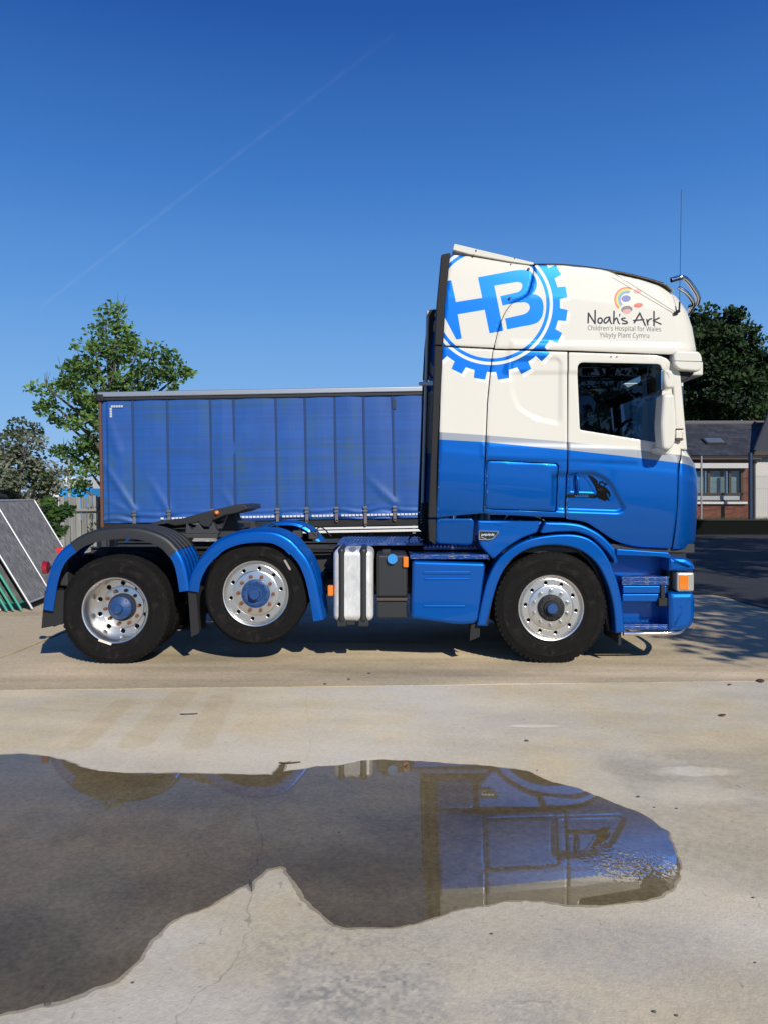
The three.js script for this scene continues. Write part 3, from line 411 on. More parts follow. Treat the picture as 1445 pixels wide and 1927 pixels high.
const spin = (pts, seg = 72) => { const g = new THREE.LatheGeometry(pts.map(([r, z]) => new THREE.Vector2(r, z)), seg); g.rotateX(Math.PI / 2); return toCreasedNormals(g, .7); };
const circle = (x, y, r, n = 18) => [...Array(n)].map((_, i) => [x + r * Math.cos(i * 2 * Math.PI / n), y + r * Math.sin(i * 2 * Math.PI / n)]);
function disc(r0, r1, z, t, holes) { const s = shapeOf(circle(0, 0, r1, 64), [circle(0, 0, r0, 32), ...holes]); const g = new THREE.ExtrudeGeometry(s, { depth: t, bevelEnabled: true, bevelThickness: .003, bevelSize: .003, bevelOffset: -.003, bevelSegments: 2 }); g.translate(0, 0, z - t); return g; }
const ringOf = (n, r, off = 0) => [...Array(n)].map((_, i) => [r * Math.cos(off + i * 2 * Math.PI / n), r * Math.sin(off + i * 2 * Math.PI / n)]);
const nutGeo = (z, h, r = .019) => (([x, y]) => { const g = new THREE.CylinderGeometry(r * .92, r, h, 6); g.rotateX(Math.PI / 2); const b = new THREE.CylinderGeometry(r * .55, r * .6, h * .5, 8); b.rotateX(Math.PI / 2); b.translate(0, 0, h * .6); const j = join([g, b]); j.translate(x, y, z + h / 2); return j; });
M.nut = std(lin(.5, .49, .47), .35, .9); M.rustNut = std(0xffffff, .8, .2, { map: texture(64, 64, (u, v) => { const a = fbm(nA, u * 16, v * 16, 3); return [92 + a * 50, 58 + a * 30, 44 + a * 20]; }) });
M.rimAlloy = std(lin(.70, .69, .66), .30, 1);
function makeWheel(kind, R, w) {
  const wheel = new THREE.Group(); wheel.name = 'wheel';
  const add = (n, g, m) => { const o = new THREE.Mesh(g, m); o.name = n; o.castShadow = o.receiveShadow = true; wheel.add(o); return o; };
  add('tyre', tyreGeo(R, w), M.tyre);
  const deep = kind === 'drive', D = deep ? -.235 : -.022;
  const barrel = spin([[.300, -.030], [.314, -.010], [.318, -.002], [.313, .004], [.303, .001], [.294, -.014], [.286, -.03], [.278, D + (deep ? .07 : -.012)], [.272, D - .012], [.268, D - .03], [.268, -w + .02]]);
  const hand = ringOf(10, deep ? .236 : .243, .31).map(([x, y]) => circle(x, y, deep ? .023 : .017, 14));
  const face = disc(.095, .276, D, .014, hand), cone = deep ? spin([[.212, D + .001], [.205, D + .012], [.198, D + .014], [.1, D + .014]]) : spin([[.222, D + .001], [.213, D + .009], [.205, D + .011], [.1, D + .012]]);
  add('rim', join([barrel, face, cone]), M.rimAlloy);
  add('brake_drum', spin([[0, D - .05], [.26, D - .05], [.26, D - .2], [0, D - .2]], 32), M.black);
  const nuts = nutGeo(D + .013, deep ? .03 : .034, .0185);
  for (const p of ringOf(10, .1675, .1)) add('wheel_nut', nuts(p), kind === 'steer' ? M.nut : M.rustNut);
  if (kind === 'steer') { add('hub', spin([[.128, D + .012], [.128, D + .03], [.118, D + .04], [.075, D + .045], [.07, D + .062], [.0, D + .064]]), M.black); add('hub_cap', spin([[.052, D + .06], [.052, D + .085], [.045, D + .094], [0, D + .096]], 24), M.hubBlue); for (const p of ringOf(10, .105, .3)) add('hub_bolt', nutGeo(D + .038, .012, .009)(p), M.steel); }
  if (kind === 'lift') { add('hub', spin([[.136, D + .012], [.136, D + .026], [.128, D + .032], [.09, D + .034], [.084, D + .03], [.072, D + .03], [.068, D + .05], [.0, D + .052]]), M.hubBlue); const cap = new THREE.CylinderGeometry(.05, .056, .05, 8); cap.rotateX(Math.PI / 2); cap.translate(0, 0, D + .072); add('hub_cap', toCreasedNormals(cap, .3), M.hubBlue); for (const p of ringOf(10, .111, .3)) add('hub_bolt', nutGeo(D + .032, .012, .010)(p), M.steel); }
  if (deep) { add('hub_flange', spin([[.134, D + .012], [.134, D + .04], [.12, D + .044], [.0, D + .044]]), M.black); add('hub', spin([[.112, D + .04], [.112, D + .09], [.10, D + .10], [.055, D + .115], [.042, D + .12], [.042, D + .15], [.036, D + .158], [0, D + .159]]), M.hubBlue); for (const p of ringOf(10, .094, .2)) add('hub_bolt', nutGeo(D + .092, .012, .0095)(p), M.rust); }
  return wheel;
}
const axles = [['steer', 1.594, .532, .54, .30, -.06], ['lift', -1.223, .669, .495, .28, -.06], ['drive', -2.56, .513, .522, .29, -.03]];
for (const [kind, x, y, R, w, z] of axles) {
  const proto = makeWheel(kind, R, w), spun = kind === 'steer' ? .2 : kind === 'lift' ? .5 : 0;
  for (const far of [0, 1]) {
    const o = far ? proto.clone() : proto; truck.add(o); o.position.set(x, y, (far ? -2.5 - z : z) + 1.25);
    if (far) o.rotation.y = Math.PI;
    for (const c of o.children) if (c.name !== 'tyre') c.rotation.z = spun;
    if (kind === 'drive') { const q = new THREE.Mesh(tyreGeo(R, w), M.tyre); q.name = 'tyre'; q.position.z = -.33; q.castShadow = q.receiveShadow = true; o.add(q); }
  }
  T('axle', rod([x, y, -.25], [x, y, -2.25], .065), M.grease);
}
{ const a = W3(198, 1209, -.03), g = slab(roundPoly([[-.065, .015], [.06, -.028], [.068, -.008], [-.055, .036]].map(([u, v]) => [a[0] + u, a[1] + v]), .012), -.022, -.03, .002); T('tyre_label', g, std(lin(.72, .64, .52), .8)); }
for (const [pts] of [[[[1, 1]]]]) { const a = W3(541, 1064, -.06); T('scuff_patch', slab(roundPoly([[-.035, .05], [-.015, .055], [.035, -.03], [.03, -.05], [.015, -.035]].map(([u, v]) => [a[0] + u, a[1] + v]), .006), -.054, -.062, .001), std(lin(.3, .28, .25), .9)); }

// ---------------------------------------------------------------- mudguards, skirts, tanks, steps
function guard(pts, c, z0, z1, cheek = .11, ribs = 4) { // swept sheet: a side cheek turned over into a ribbed top
  const C = P(...c), path = new THREE.CatmullRomCurve3(pts.map((p) => new THREE.Vector3(...P(...p), 0)), false, 'centripetal').getSpacedPoints(pts.length * 5), d = z1 - z0;
  const sec = [[cheek, 0], [.035, 0], [.018, d * .006], [.006, d * .02], [0, d * .045]];
  for (let k = 0; k < ribs; k++) { const a = .14 + .72 * k / (ribs - .5); sec.push([0, d * a], [-.010, d * (a + .015)], [-.010, d * (a + .06)], [0, d * (a + .075)]); } sec.push([0, d * .98], [.03, d], [.038, d * .985], [.008, d * .96], [.008, d * .06], [.026, d * .02], [.04, d * .012], [cheek, d * .012]);
  const pos = [], idx = [], n = sec.length; path.forEach((p, i) => { const a = path[Math.max(0, i - 1)], b = path[Math.min(path.length - 1, i + 1)]; let nx = b.y - a.y, ny = -(b.x - a.x); const l = Math.hypot(nx, ny); nx /= l; ny /= l; if (nx * (C[0] - p.x) + ny * (C[1] - p.y) < 0) { nx = -nx; ny = -ny; } for (const [u, z] of sec) pos.push(p.x + nx * u, p.y + ny * u, z0 + z); });
  for (let i = 0; i < path.length - 1; i++) for (let j = 0; j < n; j++) { const a = i * n + j, b = i * n + (j + 1) % n; idx.push(a, b, b + n, a, b + n, a + n); }
  for (const e of [0, path.length - 1]) for (let j = 1; j < n / 2; j++) idx.push(e * n + j - 1, e * n + j, e * n + n - j); 
  const g = new THREE.BufferGeometry(); g.setAttribute('position', new THREE.Float32BufferAttribute(pos, 3)); g.setIndex(idx); return toCreasedNormals(g, .6);
}
const spline = (pts) => new THREE.CatmullRomCurve3(pts.map(([a, b]) => new THREE.Vector3(a, b, 0)), false, 'centripetal').getPoints(pts.length * 4).map((v) => [v.x, v.y]);
for (const far of [0, 1]) {
  const z0 = far ? -2.5 : 0, z1 = far ? -1.88 : -.62;
  T('mudguard', guard([[79, 1147], [84, 1115], [90, 1085], [99, 1058], [114, 1036], [134, 1020]], [222, 1146], z0, z1), M.blue);
  T('mudguard_top', guard([[132, 1021], [150, 1009], [180, 998], [218, 993], [258, 993], [296, 1003], [318, 1015], [336, 1034]], [222, 1146], z0 - (far ? -.002 : -.004), z1, .11), M.plastic);
  T('mudguard', guard([[335, 1034], [346, 1054], [353, 1080], [358, 1111]], [222, 1146], z0, z1, .10), M.blue);
  T('mudguard', guard([[353, 1111], [358, 1085], [372, 1056], [390, 1034]], [482, 1118], z0, z1, .11), M.blue);
  T('mudguard', guard([[389, 1035], [410, 1017], [440, 1004], [482, 998], [520, 1001], [548, 1015], [562, 1029]], [482, 1118], z0 - (far ? .003 : -.003), z1, .115), M.blue);
  T('mudguard', guard([[561, 1028], [580, 1052], [594, 1085], [603, 1125], [610, 1166]], [482, 1118], z0, z1, .10), M.blue);
  const f = (z) => far ? -2.5 - z : z;
  // front arch
  const outer = [[897, 1178], [906, 1130], [915, 1095], [930, 1062], [952, 1038], [985, 1018], [1025, 1008], [1082, 1006], [1112, 1016], [1138, 1042], [1158, 1085], [1170, 1135], [1175, 1190]], inner = [[1158, 1192], [1153, 1140], [1141, 1096], [1120, 1058], [1092, 1036], [1060, 1027], [1020, 1027], [985, 1037], [957, 1058], [938, 1092], [926, 1130], [914, 1178]];
  T('wheel_arch_trim', slab([...spline(outer), ...spline(inner)].map((p) => P(...p)), f(.005), f(-.30), .018), M.blue);
  T('arch_liner', guard([[912, 1180], [924, 1120], [945, 1068], [985, 1034], [1036, 1024], [1085, 1030], [1118, 1054], [1142, 1100], [1156, 1190]], [1035, 1141], f(-.1), f(-.75), .02, 0), M.black);
  T('wing_panel', slab(roundPoly(px([898, 979], [1020, 981], [1011, 1003], [985, 1012], [955, 1030], [928, 1054], [903, 1028], [898, 1005]), [.02, .01, .01, .05, .05, .03, .03, .02]), f(-.02), f(-.34), .022), M.blue);
  T('wing_panel', slab(roundPoly(px([1025, 982], [1062, 982.5], [1095, 986], [1130, 1004], [1159, 1033], [1160, 1062], [1140, 1036], [1114, 1011], [1084, 1001], [1016, 1003]), [.01, .05, .08, .08, .02, .01, .05, .06, .04, .01]), f(-.012), f(-.34), .024), M.blue);
  // skirt and tanks
  if (!far) {
    const skirt = T('side_skirt', slab(roundPoly(px([775, 1055], [914, 1059], [906, 1120], [898, 1174], [860, 1176], [825, 1171], [773, 1164]), [.03, .05, .3, .06, .1, .2, .03]), 0, -.5, .03), M.blue);
    for (const [a, b, c, d] of [[795, 884, 1074, 1082], [797, 882, 1087, 1092], [795, 875, 1138, 1144]]) T('pressed_rib', box(X(a), X(b), Y(d), Y(c), -.03, .006, .012), M.blue, skirt);
    const tank = T('fuel_tank', box(X(627), X(703), Y(1171), Y(1034), -.66, -.02, .062), M.tank);
    for (const [a, b] of [[636, 650], [676, 692]]) T('tank_strap', join([box(X(a), X(b), Y(1174), Y(1031), -.675, -.008, .055), box(X(a) - .01, X(b) + .01, Y(1180), Y(1168), -.2, -.02, .01)]), M.plastic, tank);
    T('filler_cap', join([rod([X(664), Y(1046), -.10], [X(664), Y(1037), -.06], .05, .046, 20), rod([X(664), Y(1038), -.065], [X(664), Y(1034), -.045], .034, .034, 12)]), M.castAlloy, tank);
    T('drain_bracket', box(X(652), X(668), Y(1178), Y(1171), -.16, -.05, .006), M.plastic, tank);
    const ad = T('reagent_tank', join([box(X(709), X(767), Y(1126), Y(1044), -.6, -.035, .03), box(X(709), X(766), Y(1166), Y(1131), -.6, -.05, .02), box(X(720), X(735), Y(1048), Y(1036), -.2, -.08, .01)]), M.plastic);
    T('tank_band', box(X(709), X(766), Y(1132), Y(1126), -.58, -.028, .008), std(lin(.06, .045, .035), .7), ad);
    T('reagent_cap', rod([X(738), Y(1053), -.05], [X(738), Y(1052), -.005], .05, .047, 20), std(lin(.02, .22, .55), .4), ad);
    for (const [a, b] of [[763, 1058], [622, 1112]]) T('side_marker', box(X(a) - .026, X(a) + .026, Y(b) - .052, Y(b) + .052, -.07, -.008, .012), M.amber);
  } else T('side_skirt', slab(px([630, 1045], [914, 1059], [898, 1174], [630, 1165]), -2.5, -2.0, .03), M.blue);
  T('skirt_ledge', box(X(771), X(919), Y(1053), Y(1044), Math.min(f(-.46), f(-.025)), Math.max(f(-.46), f(-.025)), .008), M.blueWorn);
  // steps
  T('step_well', slab(px([1158, 1044], [1262, 1046], [1262, 1190], [1172, 1190]), f(-.26), f(-.32)), M.blue);
  T('step_sill', slab(roundPoly(px([1160, 1033], [1258, 1040], [1266, 1052], [1240, 1048], [1160, 1045]), .01), f(-.005), f(-.30), .008), M.blue);
  T('step', join([box(X(1171), X(1260), Y(1094), Y(1086), Math.min(f(-.26), f(-.03)), Math.max(f(-.26), f(-.03)), .006), box(X(1171), X(1260), Y(1102), Y(1094), Math.min(f(-.06), f(-.028)), Math.max(f(-.06), f(-.028)), .004)]), M.blueWorn);
  T('step_panel', box(X(1173), X(1257), Y(1118), Y(1103), Math.min(f(-.12), f(-.035)), Math.max(f(-.12), f(-.035)), .012), M.blue);
  T('step_panel', box(X(1173), X(1246), Y(1134), Y(1119), Math.min(f(-.14), f(-.05)), Math.max(f(-.14), f(-.05)), .012), M.blue);
  T('step_latch', join([box(X(1244), X(1252), Y(1128), Y(1100), Math.min(f(-.06), f(-.015)), Math.max(f(-.06), f(-.015)), .006), box(X(1240), X(1257), Y(1142), Y(1126), Math.min(f(-.1), f(-.02)), Math.max(f(-.1), f(-.02)), .01)]), M.black);
  const st = []; st.push(box(X(1174), X(1258), Y(1186), Y(1179), Math.min(f(-.26), f(-.03)), Math.max(f(-.26), f(-.03)), .008)); for (let k = 0; k < 8; k++) for (const d of [-1, 1]) st.push(bar([X(1180 + k * 9), Y(1177.5), f(-.24)], [X(1180 + k * 9 + d * 8), Y(1177.5), f(-.06)], .006)); st.push(box(X(1174), X(1258), Y(1179), Y(1176), Math.min(f(-.04), f(-.03)), Math.max(f(-.04), f(-.03)), .003)); T('step', join(st), M.blueWorn);
  // front lamp, mud flaps
  const lamp = T('corner_lamp', box(X(1272), X(1305), Y(1113), Y(1077), Math.min(f(.012), f(-.22)), Math.max(f(.012), f(-.22)), .02), M.clear); T('amber_lens', box(X(1276), X(1293), Y(1110), Y(1080.5), Math.min(f(.0165), f(-.02)), Math.max(f(.0165), f(-.02)), .008), M.amber, lamp);
  for (const [a, b, c, d, e, zz] of [[80, 116, 1112, 1184, -5, -.04], [354, 369, 1108, 1200, 5, -.03], [886, 903, 1176, 1208, -2, -.05], [1166, 1171, 1188, 1216, 0, -.05]]) { const q = px([a - e * .3, c], [b - e * .3, c], [b + (e > 0 ? e : 0), d - (e ? 8 : 0)], [a + e, d]); const g = join([slab(q, f(zz), f(zz - .012)), box(X((a + b) / 2) - .008, X((a + b) / 2) + .008, Y(d - 3), Y(c), Math.min(f(zz - .01), f(zz - .52)), Math.max(f(zz - .01), f(zz - .52)))]); T('mud_flap', g, M.rubber); }
}
T('bumper_upper', slab(roundPoly(px([1258, 1047], [1290, 1049], [1305, 1058], [1309, 1072], [1304, 1076], [1258, 1076]), .02), .005, -2.505, .045), M.blue);
T('bumper', slab(roundPoly(px([1257, 1114], [1304, 1113.5], [1309, 1125], [1308, 1165], [1300, 1182], [1285, 1187], [1258, 1188]), .03), .005, -2.505, .05), M.blue);
{ const g = new THREE.CylinderGeometry(.018, .018, .012, 16); g.rotateX(Math.PI / 2); g.translate(X(1283), Y(1141), .004); T('tow_plug', g, M.blue); }
T('bumper_core', box(2.72, 2.9, .36, 1.05, -2.4, -.1), M.black);
T('under_run_bar', tube([[X(1174), Y(1193.5), -.03], [X(1230), Y(1193), -.03], [X(1280), Y(1191), -.05], [X(1297), Y(1187), -.14], [3.06, Y(1184), -.5], [3.1, Y(1184), -1.25], [3.06, Y(1184), -2.0], [X(1297), Y(1187), -2.36], [X(1174), Y(1193.5), -2.47]], .021, 12, 80), M.chrome);
{ // chrome badge on the wing panel
  const q = px([900, 998], [937, 999], [938, 1003], [926, 1015], [918, 1016.5], [900, 1016]), b = T('badge', slab(roundPoly(q, .006), .002, -.02, .003), M.chrome);
  const t = painting(256, 128, (c) => { c.fillStyle = '#3a4040'; c.fillRect(0, 0, 256, 128); c.fillStyle = '#e8e8e4'; c.strokeStyle = '#e8e8e4'; c.lineWidth = 8; c.lineJoin = 'round'; c.beginPath(); for (let k = 0; k < 34; k++) c.lineTo(20 + k * 5.6, 56 + 17 * Math.sin(k * 1.9) * (1 + .5 * Math.sin(k * .7))); c.stroke(); c.strokeStyle = '#dcdcd6'; c.lineWidth = 7; c.beginPath(); c.moveTo(10, 92); c.lineTo(90, 122); c.stroke(); });
  T('badge_print', planeUV(slab(roundPoly(px([902, 1000], [934.5, 1001], [935.5, 1003.5], [925, 1013.5], [917.5, 1014.6], [902, 1014.2]), .004), .004, .0005), (x, y) => [(x - X(902)) / (X(936) - X(902)), (y - Y(1014.6)) / (Y(1000) - Y(1014.6))]), std(0xffffff, .25, .6, { map: t }), b);
}
// ---------------------------------------------------------------- chassis, fifth wheel, deck
for (const z of [-.86, -1.72]) T('chassis_rail', join([box(-3.1, 2.75, .80, 1.06, z - .006, z + .006), box(-3.1, 2.75, 1.052, 1.062, z - .04, z + .04), box(-3.1, 2.75, .80, .81, z - .04, z + .04)]), M.frame);
for (const x of [-3.05, -1.9, -.6, .5, 1.2]) T('cross_member', box(x - .05, x + .05, .84, 1.02, -1.71, -.87, .01), M.frame);
for (let k = 0; k < 14; k++) { const x = -2.15 + (k % 7) * .075, y = k < 7 ? .95 : .88; const g = new THREE.CylinderGeometry(.017, .017, .03, 6); g.rotateX(Math.PI / 2); g.translate(x, y, -.84); T('frame_bolt', g, M.rust); }
T('engine_block', join([box(.95, 2.6, .5, 1.04, -1.75, -.72, .05), box(.1, .95, .55, .95, -1.5, -1.0, .06)]), M.grease);
T('inner_step_box', box(.3, .93, .42, 1.0, -1.9, -.5), M.black);
for (const [x, z] of [[-1.75, -1.3], [-.35, -1.05], [-.35, -1.55], [.15, -1.3]]) T('air_tank', (() => { const g = new THREE.CapsuleGeometry(.13, .5, 6, 16); g.rotateZ(Math.PI / 2); g.translate(x, .66, z); return g; })(), M.grease);
T('tail_beam', box(-3.16, -3.08, .72, 1.0, -2.3, -.2, .02), M.frame);
{ const g = new THREE.CylinderGeometry(.05, .044, .045, 24); g.rotateZ(Math.PI / 2); const a = W3(88, 1068, -.12); g.scale(1, 1.3, 1); g.translate(a[0] - .004, a[1], -.12); T('tail_lamp', g, M.redLens); const h = g.clone(); h.translate(0, 0, -2.26); T('tail_lamp', h, M.redLens); T('lamp_bracket', bar([a[0] + .02, a[1], -.12], [-3.1, .9, -.3], .03), M.frame); }
{ // fifth wheel: a greasy tilted plate on its pedestal
  const z0 = -.80, z1 = -1.70, q = (a, b) => W3(a, b, z0).slice(0, 2), pl = [[310, 984], [356, 972], [400, 960], [448, 949], [464, 950], [467, 958], [446, 966], [424, 970], [404, 979], [392, 981], [366, 985], [330, 990]].map(([a, b]) => q(a, b));
  const fw = T('fifth_wheel', slab(pl, z0, z1, .012), M.grease);
  T('pivot_boss', rod([...q(389, 978), z0 + .03], [...q(389, 978), z1 - .03], .07, .07, 20), M.grease, fw);
  T('pedestal', join([slab([[350, 1004], [352, 984], [362, 998], [376, 985], [384, 996], [394, 996], [402, 982], [412, 1004]].map(([a, b]) => q(a, b)), z0 + .02, z0 - .10, .006), slab([[340, 1004], [412, 1004], [412, 1012], [340, 1012]].map(([a, b]) => q(a, b)), z0 + .05, z1, .006), slab([[418, 972], [430, 968], [442, 996], [408, 1000]].map(([a, b]) => q(a, b)), z0 - .3, z1 + .3)]), M.steel, fw);
  T('mounting_rail', join([slab([[318, 1003], [470, 1000], [470, 1010], [318, 1012]].map(([a, b]) => q(a, b)), z0 - .01, z1, .004), slab([[448, 980], [478, 981], [484, 1000], [470, 1000], [472, 985], [448, 984]].map(([a, b]) => q(a, b)), z0 + .0, z0 - .12, .004)]), M.frame);
  const b = new THREE.SphereGeometry(.026, 12, 8); b.translate(...q(409, 965), z0 + .012); T('plate_reflector', b, M.amber, fw);
  T('release_cable', tube([[...q(430, 965), z0 + .01], [...q(424, 985), z0 + .03], [...q(412, 1008), z0 + .02]], .004), M.black, fw);
}
T('deck_plate', join([box(X(640) - .05, X(800), 1.10, 1.125, -1.6, -.5), ...[...Array(22)].map((_, k) => bar([X(640) + k * .037, 1.13, -.55], [X(640) + k * .037 + .02, 1.13, -1.55], .012))]), M.blueWorn);
T('deck_plate', join([box(X(801), X(918), 1.06, 1.085, -1.6, -.47), ...[...Array(15)].map((_, k) => bar([X(806) + k * .038, 1.09, -.5], [X(806) + k * .038 + .02, 1.09, -1.55], .012))]), M.blueWorn);
for (const [x, z] of [[-.98, -.4], [-.93, -.4]]) T('blue_bracket', box(x - .02, x + .02, .86, 1.02, z - .3, z, .006), M.hubBlue);
for (const [x, z] of [[-2.86, -.62], [-2.26, -.62], [-2.86, -1.88], [-2.26, -1.88]]) { const p = [[.10, .62], [.125, .66], [.125, .70], [.105, .72], [.125, .74], [.125, .80], [.09, .84], [0, .84]]; const g = new THREE.LatheGeometry(p.map((v) => new THREE.Vector2(...v)), 20); g.translate(x, 0, z); T('air_bellows', g, M.rubber); }
for (let k = 0; k < 5; k++) { const y = .99 + k * .018, z = -.80 + (k % 2) * .02; T('frame_hose', tube([[-2.9, y - .04, z], [-1.9, y + rr(-.02, .02), z + rr(0, .03)], [-.9, y + rr(-.03, .01), z + .01], [-.1, y + rr(-.02, .02), z + rr(0, .03)], [.8, y, z]], rr(.008, .013), 6), M.black); }
for (const x of [-1.75, -1.55, -.35, -.2, -.02, .12]) { T('frame_bracket', join([box(x - .03, x + .03, .82, 1.04, -.83, -.80, .004), ...[.87, .93, .99].map((y) => { const g = new THREE.CylinderGeometry(.014, .014, .02, 6); g.rotateX(Math.PI / 2); g.translate(x, y, -.79); return g; })]), x > -.3 && x < .05 ? M.rust : M.steel); }
for (const [a, b] of [[470, 998], [500, 1000], [560, 1004], [590, 1006]]) { const p = W3(a, b, -1.0); T('valve_block', box(p[0] - .05, p[0] + .05, p[1] - .05, p[1] + .03, -1.1, -.98, .01), M.steel); T('valve_hose', tube([[p[0], p[1] + .02, -1.0], [p[0] + .08, p[1] + .08, -1.0], [p[0] + .2, p[1] - .02, -.98]], .008, 6), M.black); }
// coiled air and electric lines behind the cab, and the pole they hang from
for (const [a, z, m] of [[799, -1.0, M.black], [803, -1.25, M.black], [796, -1.5, M.black]]) { const pts = [], c = W3(a, 900, z); for (let k = 0; k <= 130; k++) { const t = k / 130, an = t * 2 * Math.PI * 13; pts.push([c[0] + .032 * Math.cos(an), 1.52 - .42 * t, z + .032 * Math.sin(an)]); } T('coiled_air_line', tube(pts, .009, 6, 390), m); }
T('hanging_line', tube([W3(800, 1015, -1.0), W3(780, 1006, -.9), W3(768, 1016, -.9), W3(784, 1022, -1.0), W3(812, 1020, -1.1)], .009, 6), M.black);
T('line_pole', join([rod(W3(804, 585, -2.0), W3(793, 985, -2.0), .018), rod(W3(790, 722, -2.0), W3(830, 722, -1.0), .022)]), std(lin(.42, .42, .41), .5));
T('lattice_panel', join([box(X(850), X(853), 1.3, 3.0, -2.2, -.5), ...[...Array(16)].map((_, k) => bar([X(849), 1.35 + k * .1, k % 2 ? -.7 : -1.0], [X(849), 1.45 + k * .1, k % 2 ? -1.0 : -.7], .012))]), std(lin(.12, .125, .13), .7));

// ---------------------------------------------------------------- the curtain-sided trailer parked behind
const ZT = -8.4, KT = (DIST - ZT) / FPX, TX = (a) => (a - 722.5) * KT, TY = (b) => EYE - (b - 928) * KT;
const trailer = thing('curtain_trailer', 'long trailer with faded blue curtain sides parked behind the tractor unit', 'trailer', [TX(198), 0, ZT - 1.25]);
const R = (name, geo, mat, parent = trailer) => mesh(name, geo, mat, parent);
M.curtain = std(0xffffff, .55, 0, { map: texture(1024, 512, (u, v) => {   // sun-faded PVC with road film in runs and smears
  const a = fbm(nA, u * 6, v * 60, 4), b = fbm(nB, u * 50, v * 4, 4), c = fbm(nA, u * 10 + 9, v * 6, 4), d = .42 * sstep(.50, .72, fbm(nB, u * 9 + 3, v * 34, 4)) * sstep(.3, .7, c) + .35 * sstep(.55, .75, b);
  const l = 1 + (a - .5) * .16 + (b - .5) * .14; return [(24 + 26 * d) * l, (78 + 2 * d) * l, (150 - 50 * d) * l]; }) });
const x0 = TX(198), x1 = TX(1285), yb = TY(985), yt = TY(750);
const straps = [256, 321, 402, 446, 525, 580, 636, 690, 744, 800, 856, 912, 968, 1024, 1080, 1136, 1192, 1248].map(TX);
{
  const nx = 520, ny = 90, pos = [], idx = [], uv = [], folds = [[200, 872, 257, 962, .05, 6], [206, 772, 228, 850, .03, 9], [286, 905, 319, 962, .035, 7], [700, 912, 743, 955, .04, 7], [204, 940, 250, 966, .03, 5], [420, 925, 444, 962, .02, 6], [820, 905, 855, 960, .03, 7]].map(([a, b, c, d, h, w]) => [[TX(a), TY(b)], [TX(c), TY(d)], h, w * KT]);
  for (let j = 0; j <= ny; j++) for (let i = 0; i <= nx; i++) {
    const x = x0 + (x1 - x0) * i / nx, y = yb + (yt - yb) * j / ny; let z = .012 * (nA(x * 1.3, y * .8) - .5) * 2;
    let near = 9; for (const s of straps) near = Math.min(near, Math.abs(x - s)); z += .012 * Math.min(1, near / .25);
    for (const [a, b, h, w] of folds) { const d = segDist(x, y, a, b), t = Math.min(1, Math.max(0, ((x - a[0]) * (b[0] - a[0]) + (y - a[1]) * (b[1] - a[1])) / ((b[0] - a[0]) ** 2 + (b[1] - a[1]) ** 2))); z += .65 * h * Math.exp(-((d / w) ** 2)) * (.3 + .7 * t); }
    const low = sstep(TY(955), TY(985), y); z += low * (.022 * Math.sin(y * 46 + nA(x * 2.2, 3) * 5) - .03 * sstep(.12, 0, near) + .02 * (nB(x * 3.5, y * 9) - .5)); if (x - x0 < .1) z -= .02;
    pos.push(x, y, ZT + z); uv.push((x - x0) / (x1 - x0), (y - yb) / (yt - yb));
  }
  for (let j = 0; j < ny; j++) for (let i = 0; i < nx; i++) { const a = j * (nx + 1) + i, b = a + nx + 1; idx.push(a, a + 1, b + 1, a, b + 1, b); }
  const g = new THREE.BufferGeometry(); g.setAttribute('position', new THREE.Float32BufferAttribute(pos, 3)); g.setAttribute('uv', new THREE.Float32BufferAttribute(uv, 2)); g.setIndex(idx); g.computeVertexNormals(); R('curtain', g, M.curtain);
}
R('far_curtain', box(x0, x1, yb, yt, ZT - 2.52, ZT - 2.5), M.curtain);
R('roof_panel', box(x0 + .02, x1, TY(741), TY(739), ZT - 2.5, ZT - .06), std(lin(.5, .5, .5), .6));
R('roof_rail', box(x0 - .07, x1 + .05, TY(748), TY(738), ZT - .08, ZT + .06, .02), std(lin(.55, .55, .54), .38, .9));
R('gutter', box(x0 - .05, x1, TY(754), TY(748.5), ZT - .06, ZT + .035, .01), M.plastic);
R('rail_end_cap', box(x0 - .10, x0 + .06, TY(756), TY(742), ZT - .07, ZT + .07, .03), M.black);
R('end_post', box(x0 - .06, x0 - .005, TY(992), TY(754), ZT - .1, ZT + .03, .01), M.rust);
R('end_wall', box(x0 - .05, x0 - .01, TY(992), TY(748), ZT - 2.5, ZT - .12), std(lin(.3, .3, .3), .7));
R('front_wall', box(x1, x1 + .05, TY(992), TY(748), ZT - 2.5, ZT + .02), std(lin(.02, .05, .2), .6));
const webMat = std(lin(.012, .042, .14), .8), webLow = std(lin(.16, .13, .12), .8);
straps.forEach((s, i) => {
  const w = R('strap', join([box(s - .024, s + .024, TY(964), yt, ZT + .006, ZT + .012)]), webMat), low = i % 3 === 1 ? 8 : 0;
  R('strap_tail', join([box(s - .03, s + .03, TY(988 + low), TY(975), ZT + .025, ZT + .032), box(s - .022, s + .022, TY(990 + low), TY(986 + low), ZT + .0, ZT + .032)]), webLow, w);
  R('buckle', join([box(s - .045, s + .045, TY(966), TY(962), ZT + .02, ZT + .05, .006), box(s - .045, s + .045, TY(972), TY(968.5), ZT + .022, ZT + .052, .006), box(s - .03, s + .03, TY(976), TY(961), ZT + .018, ZT + .03)]), std(lin(.25, .25, .25), .4, .8), w);
});
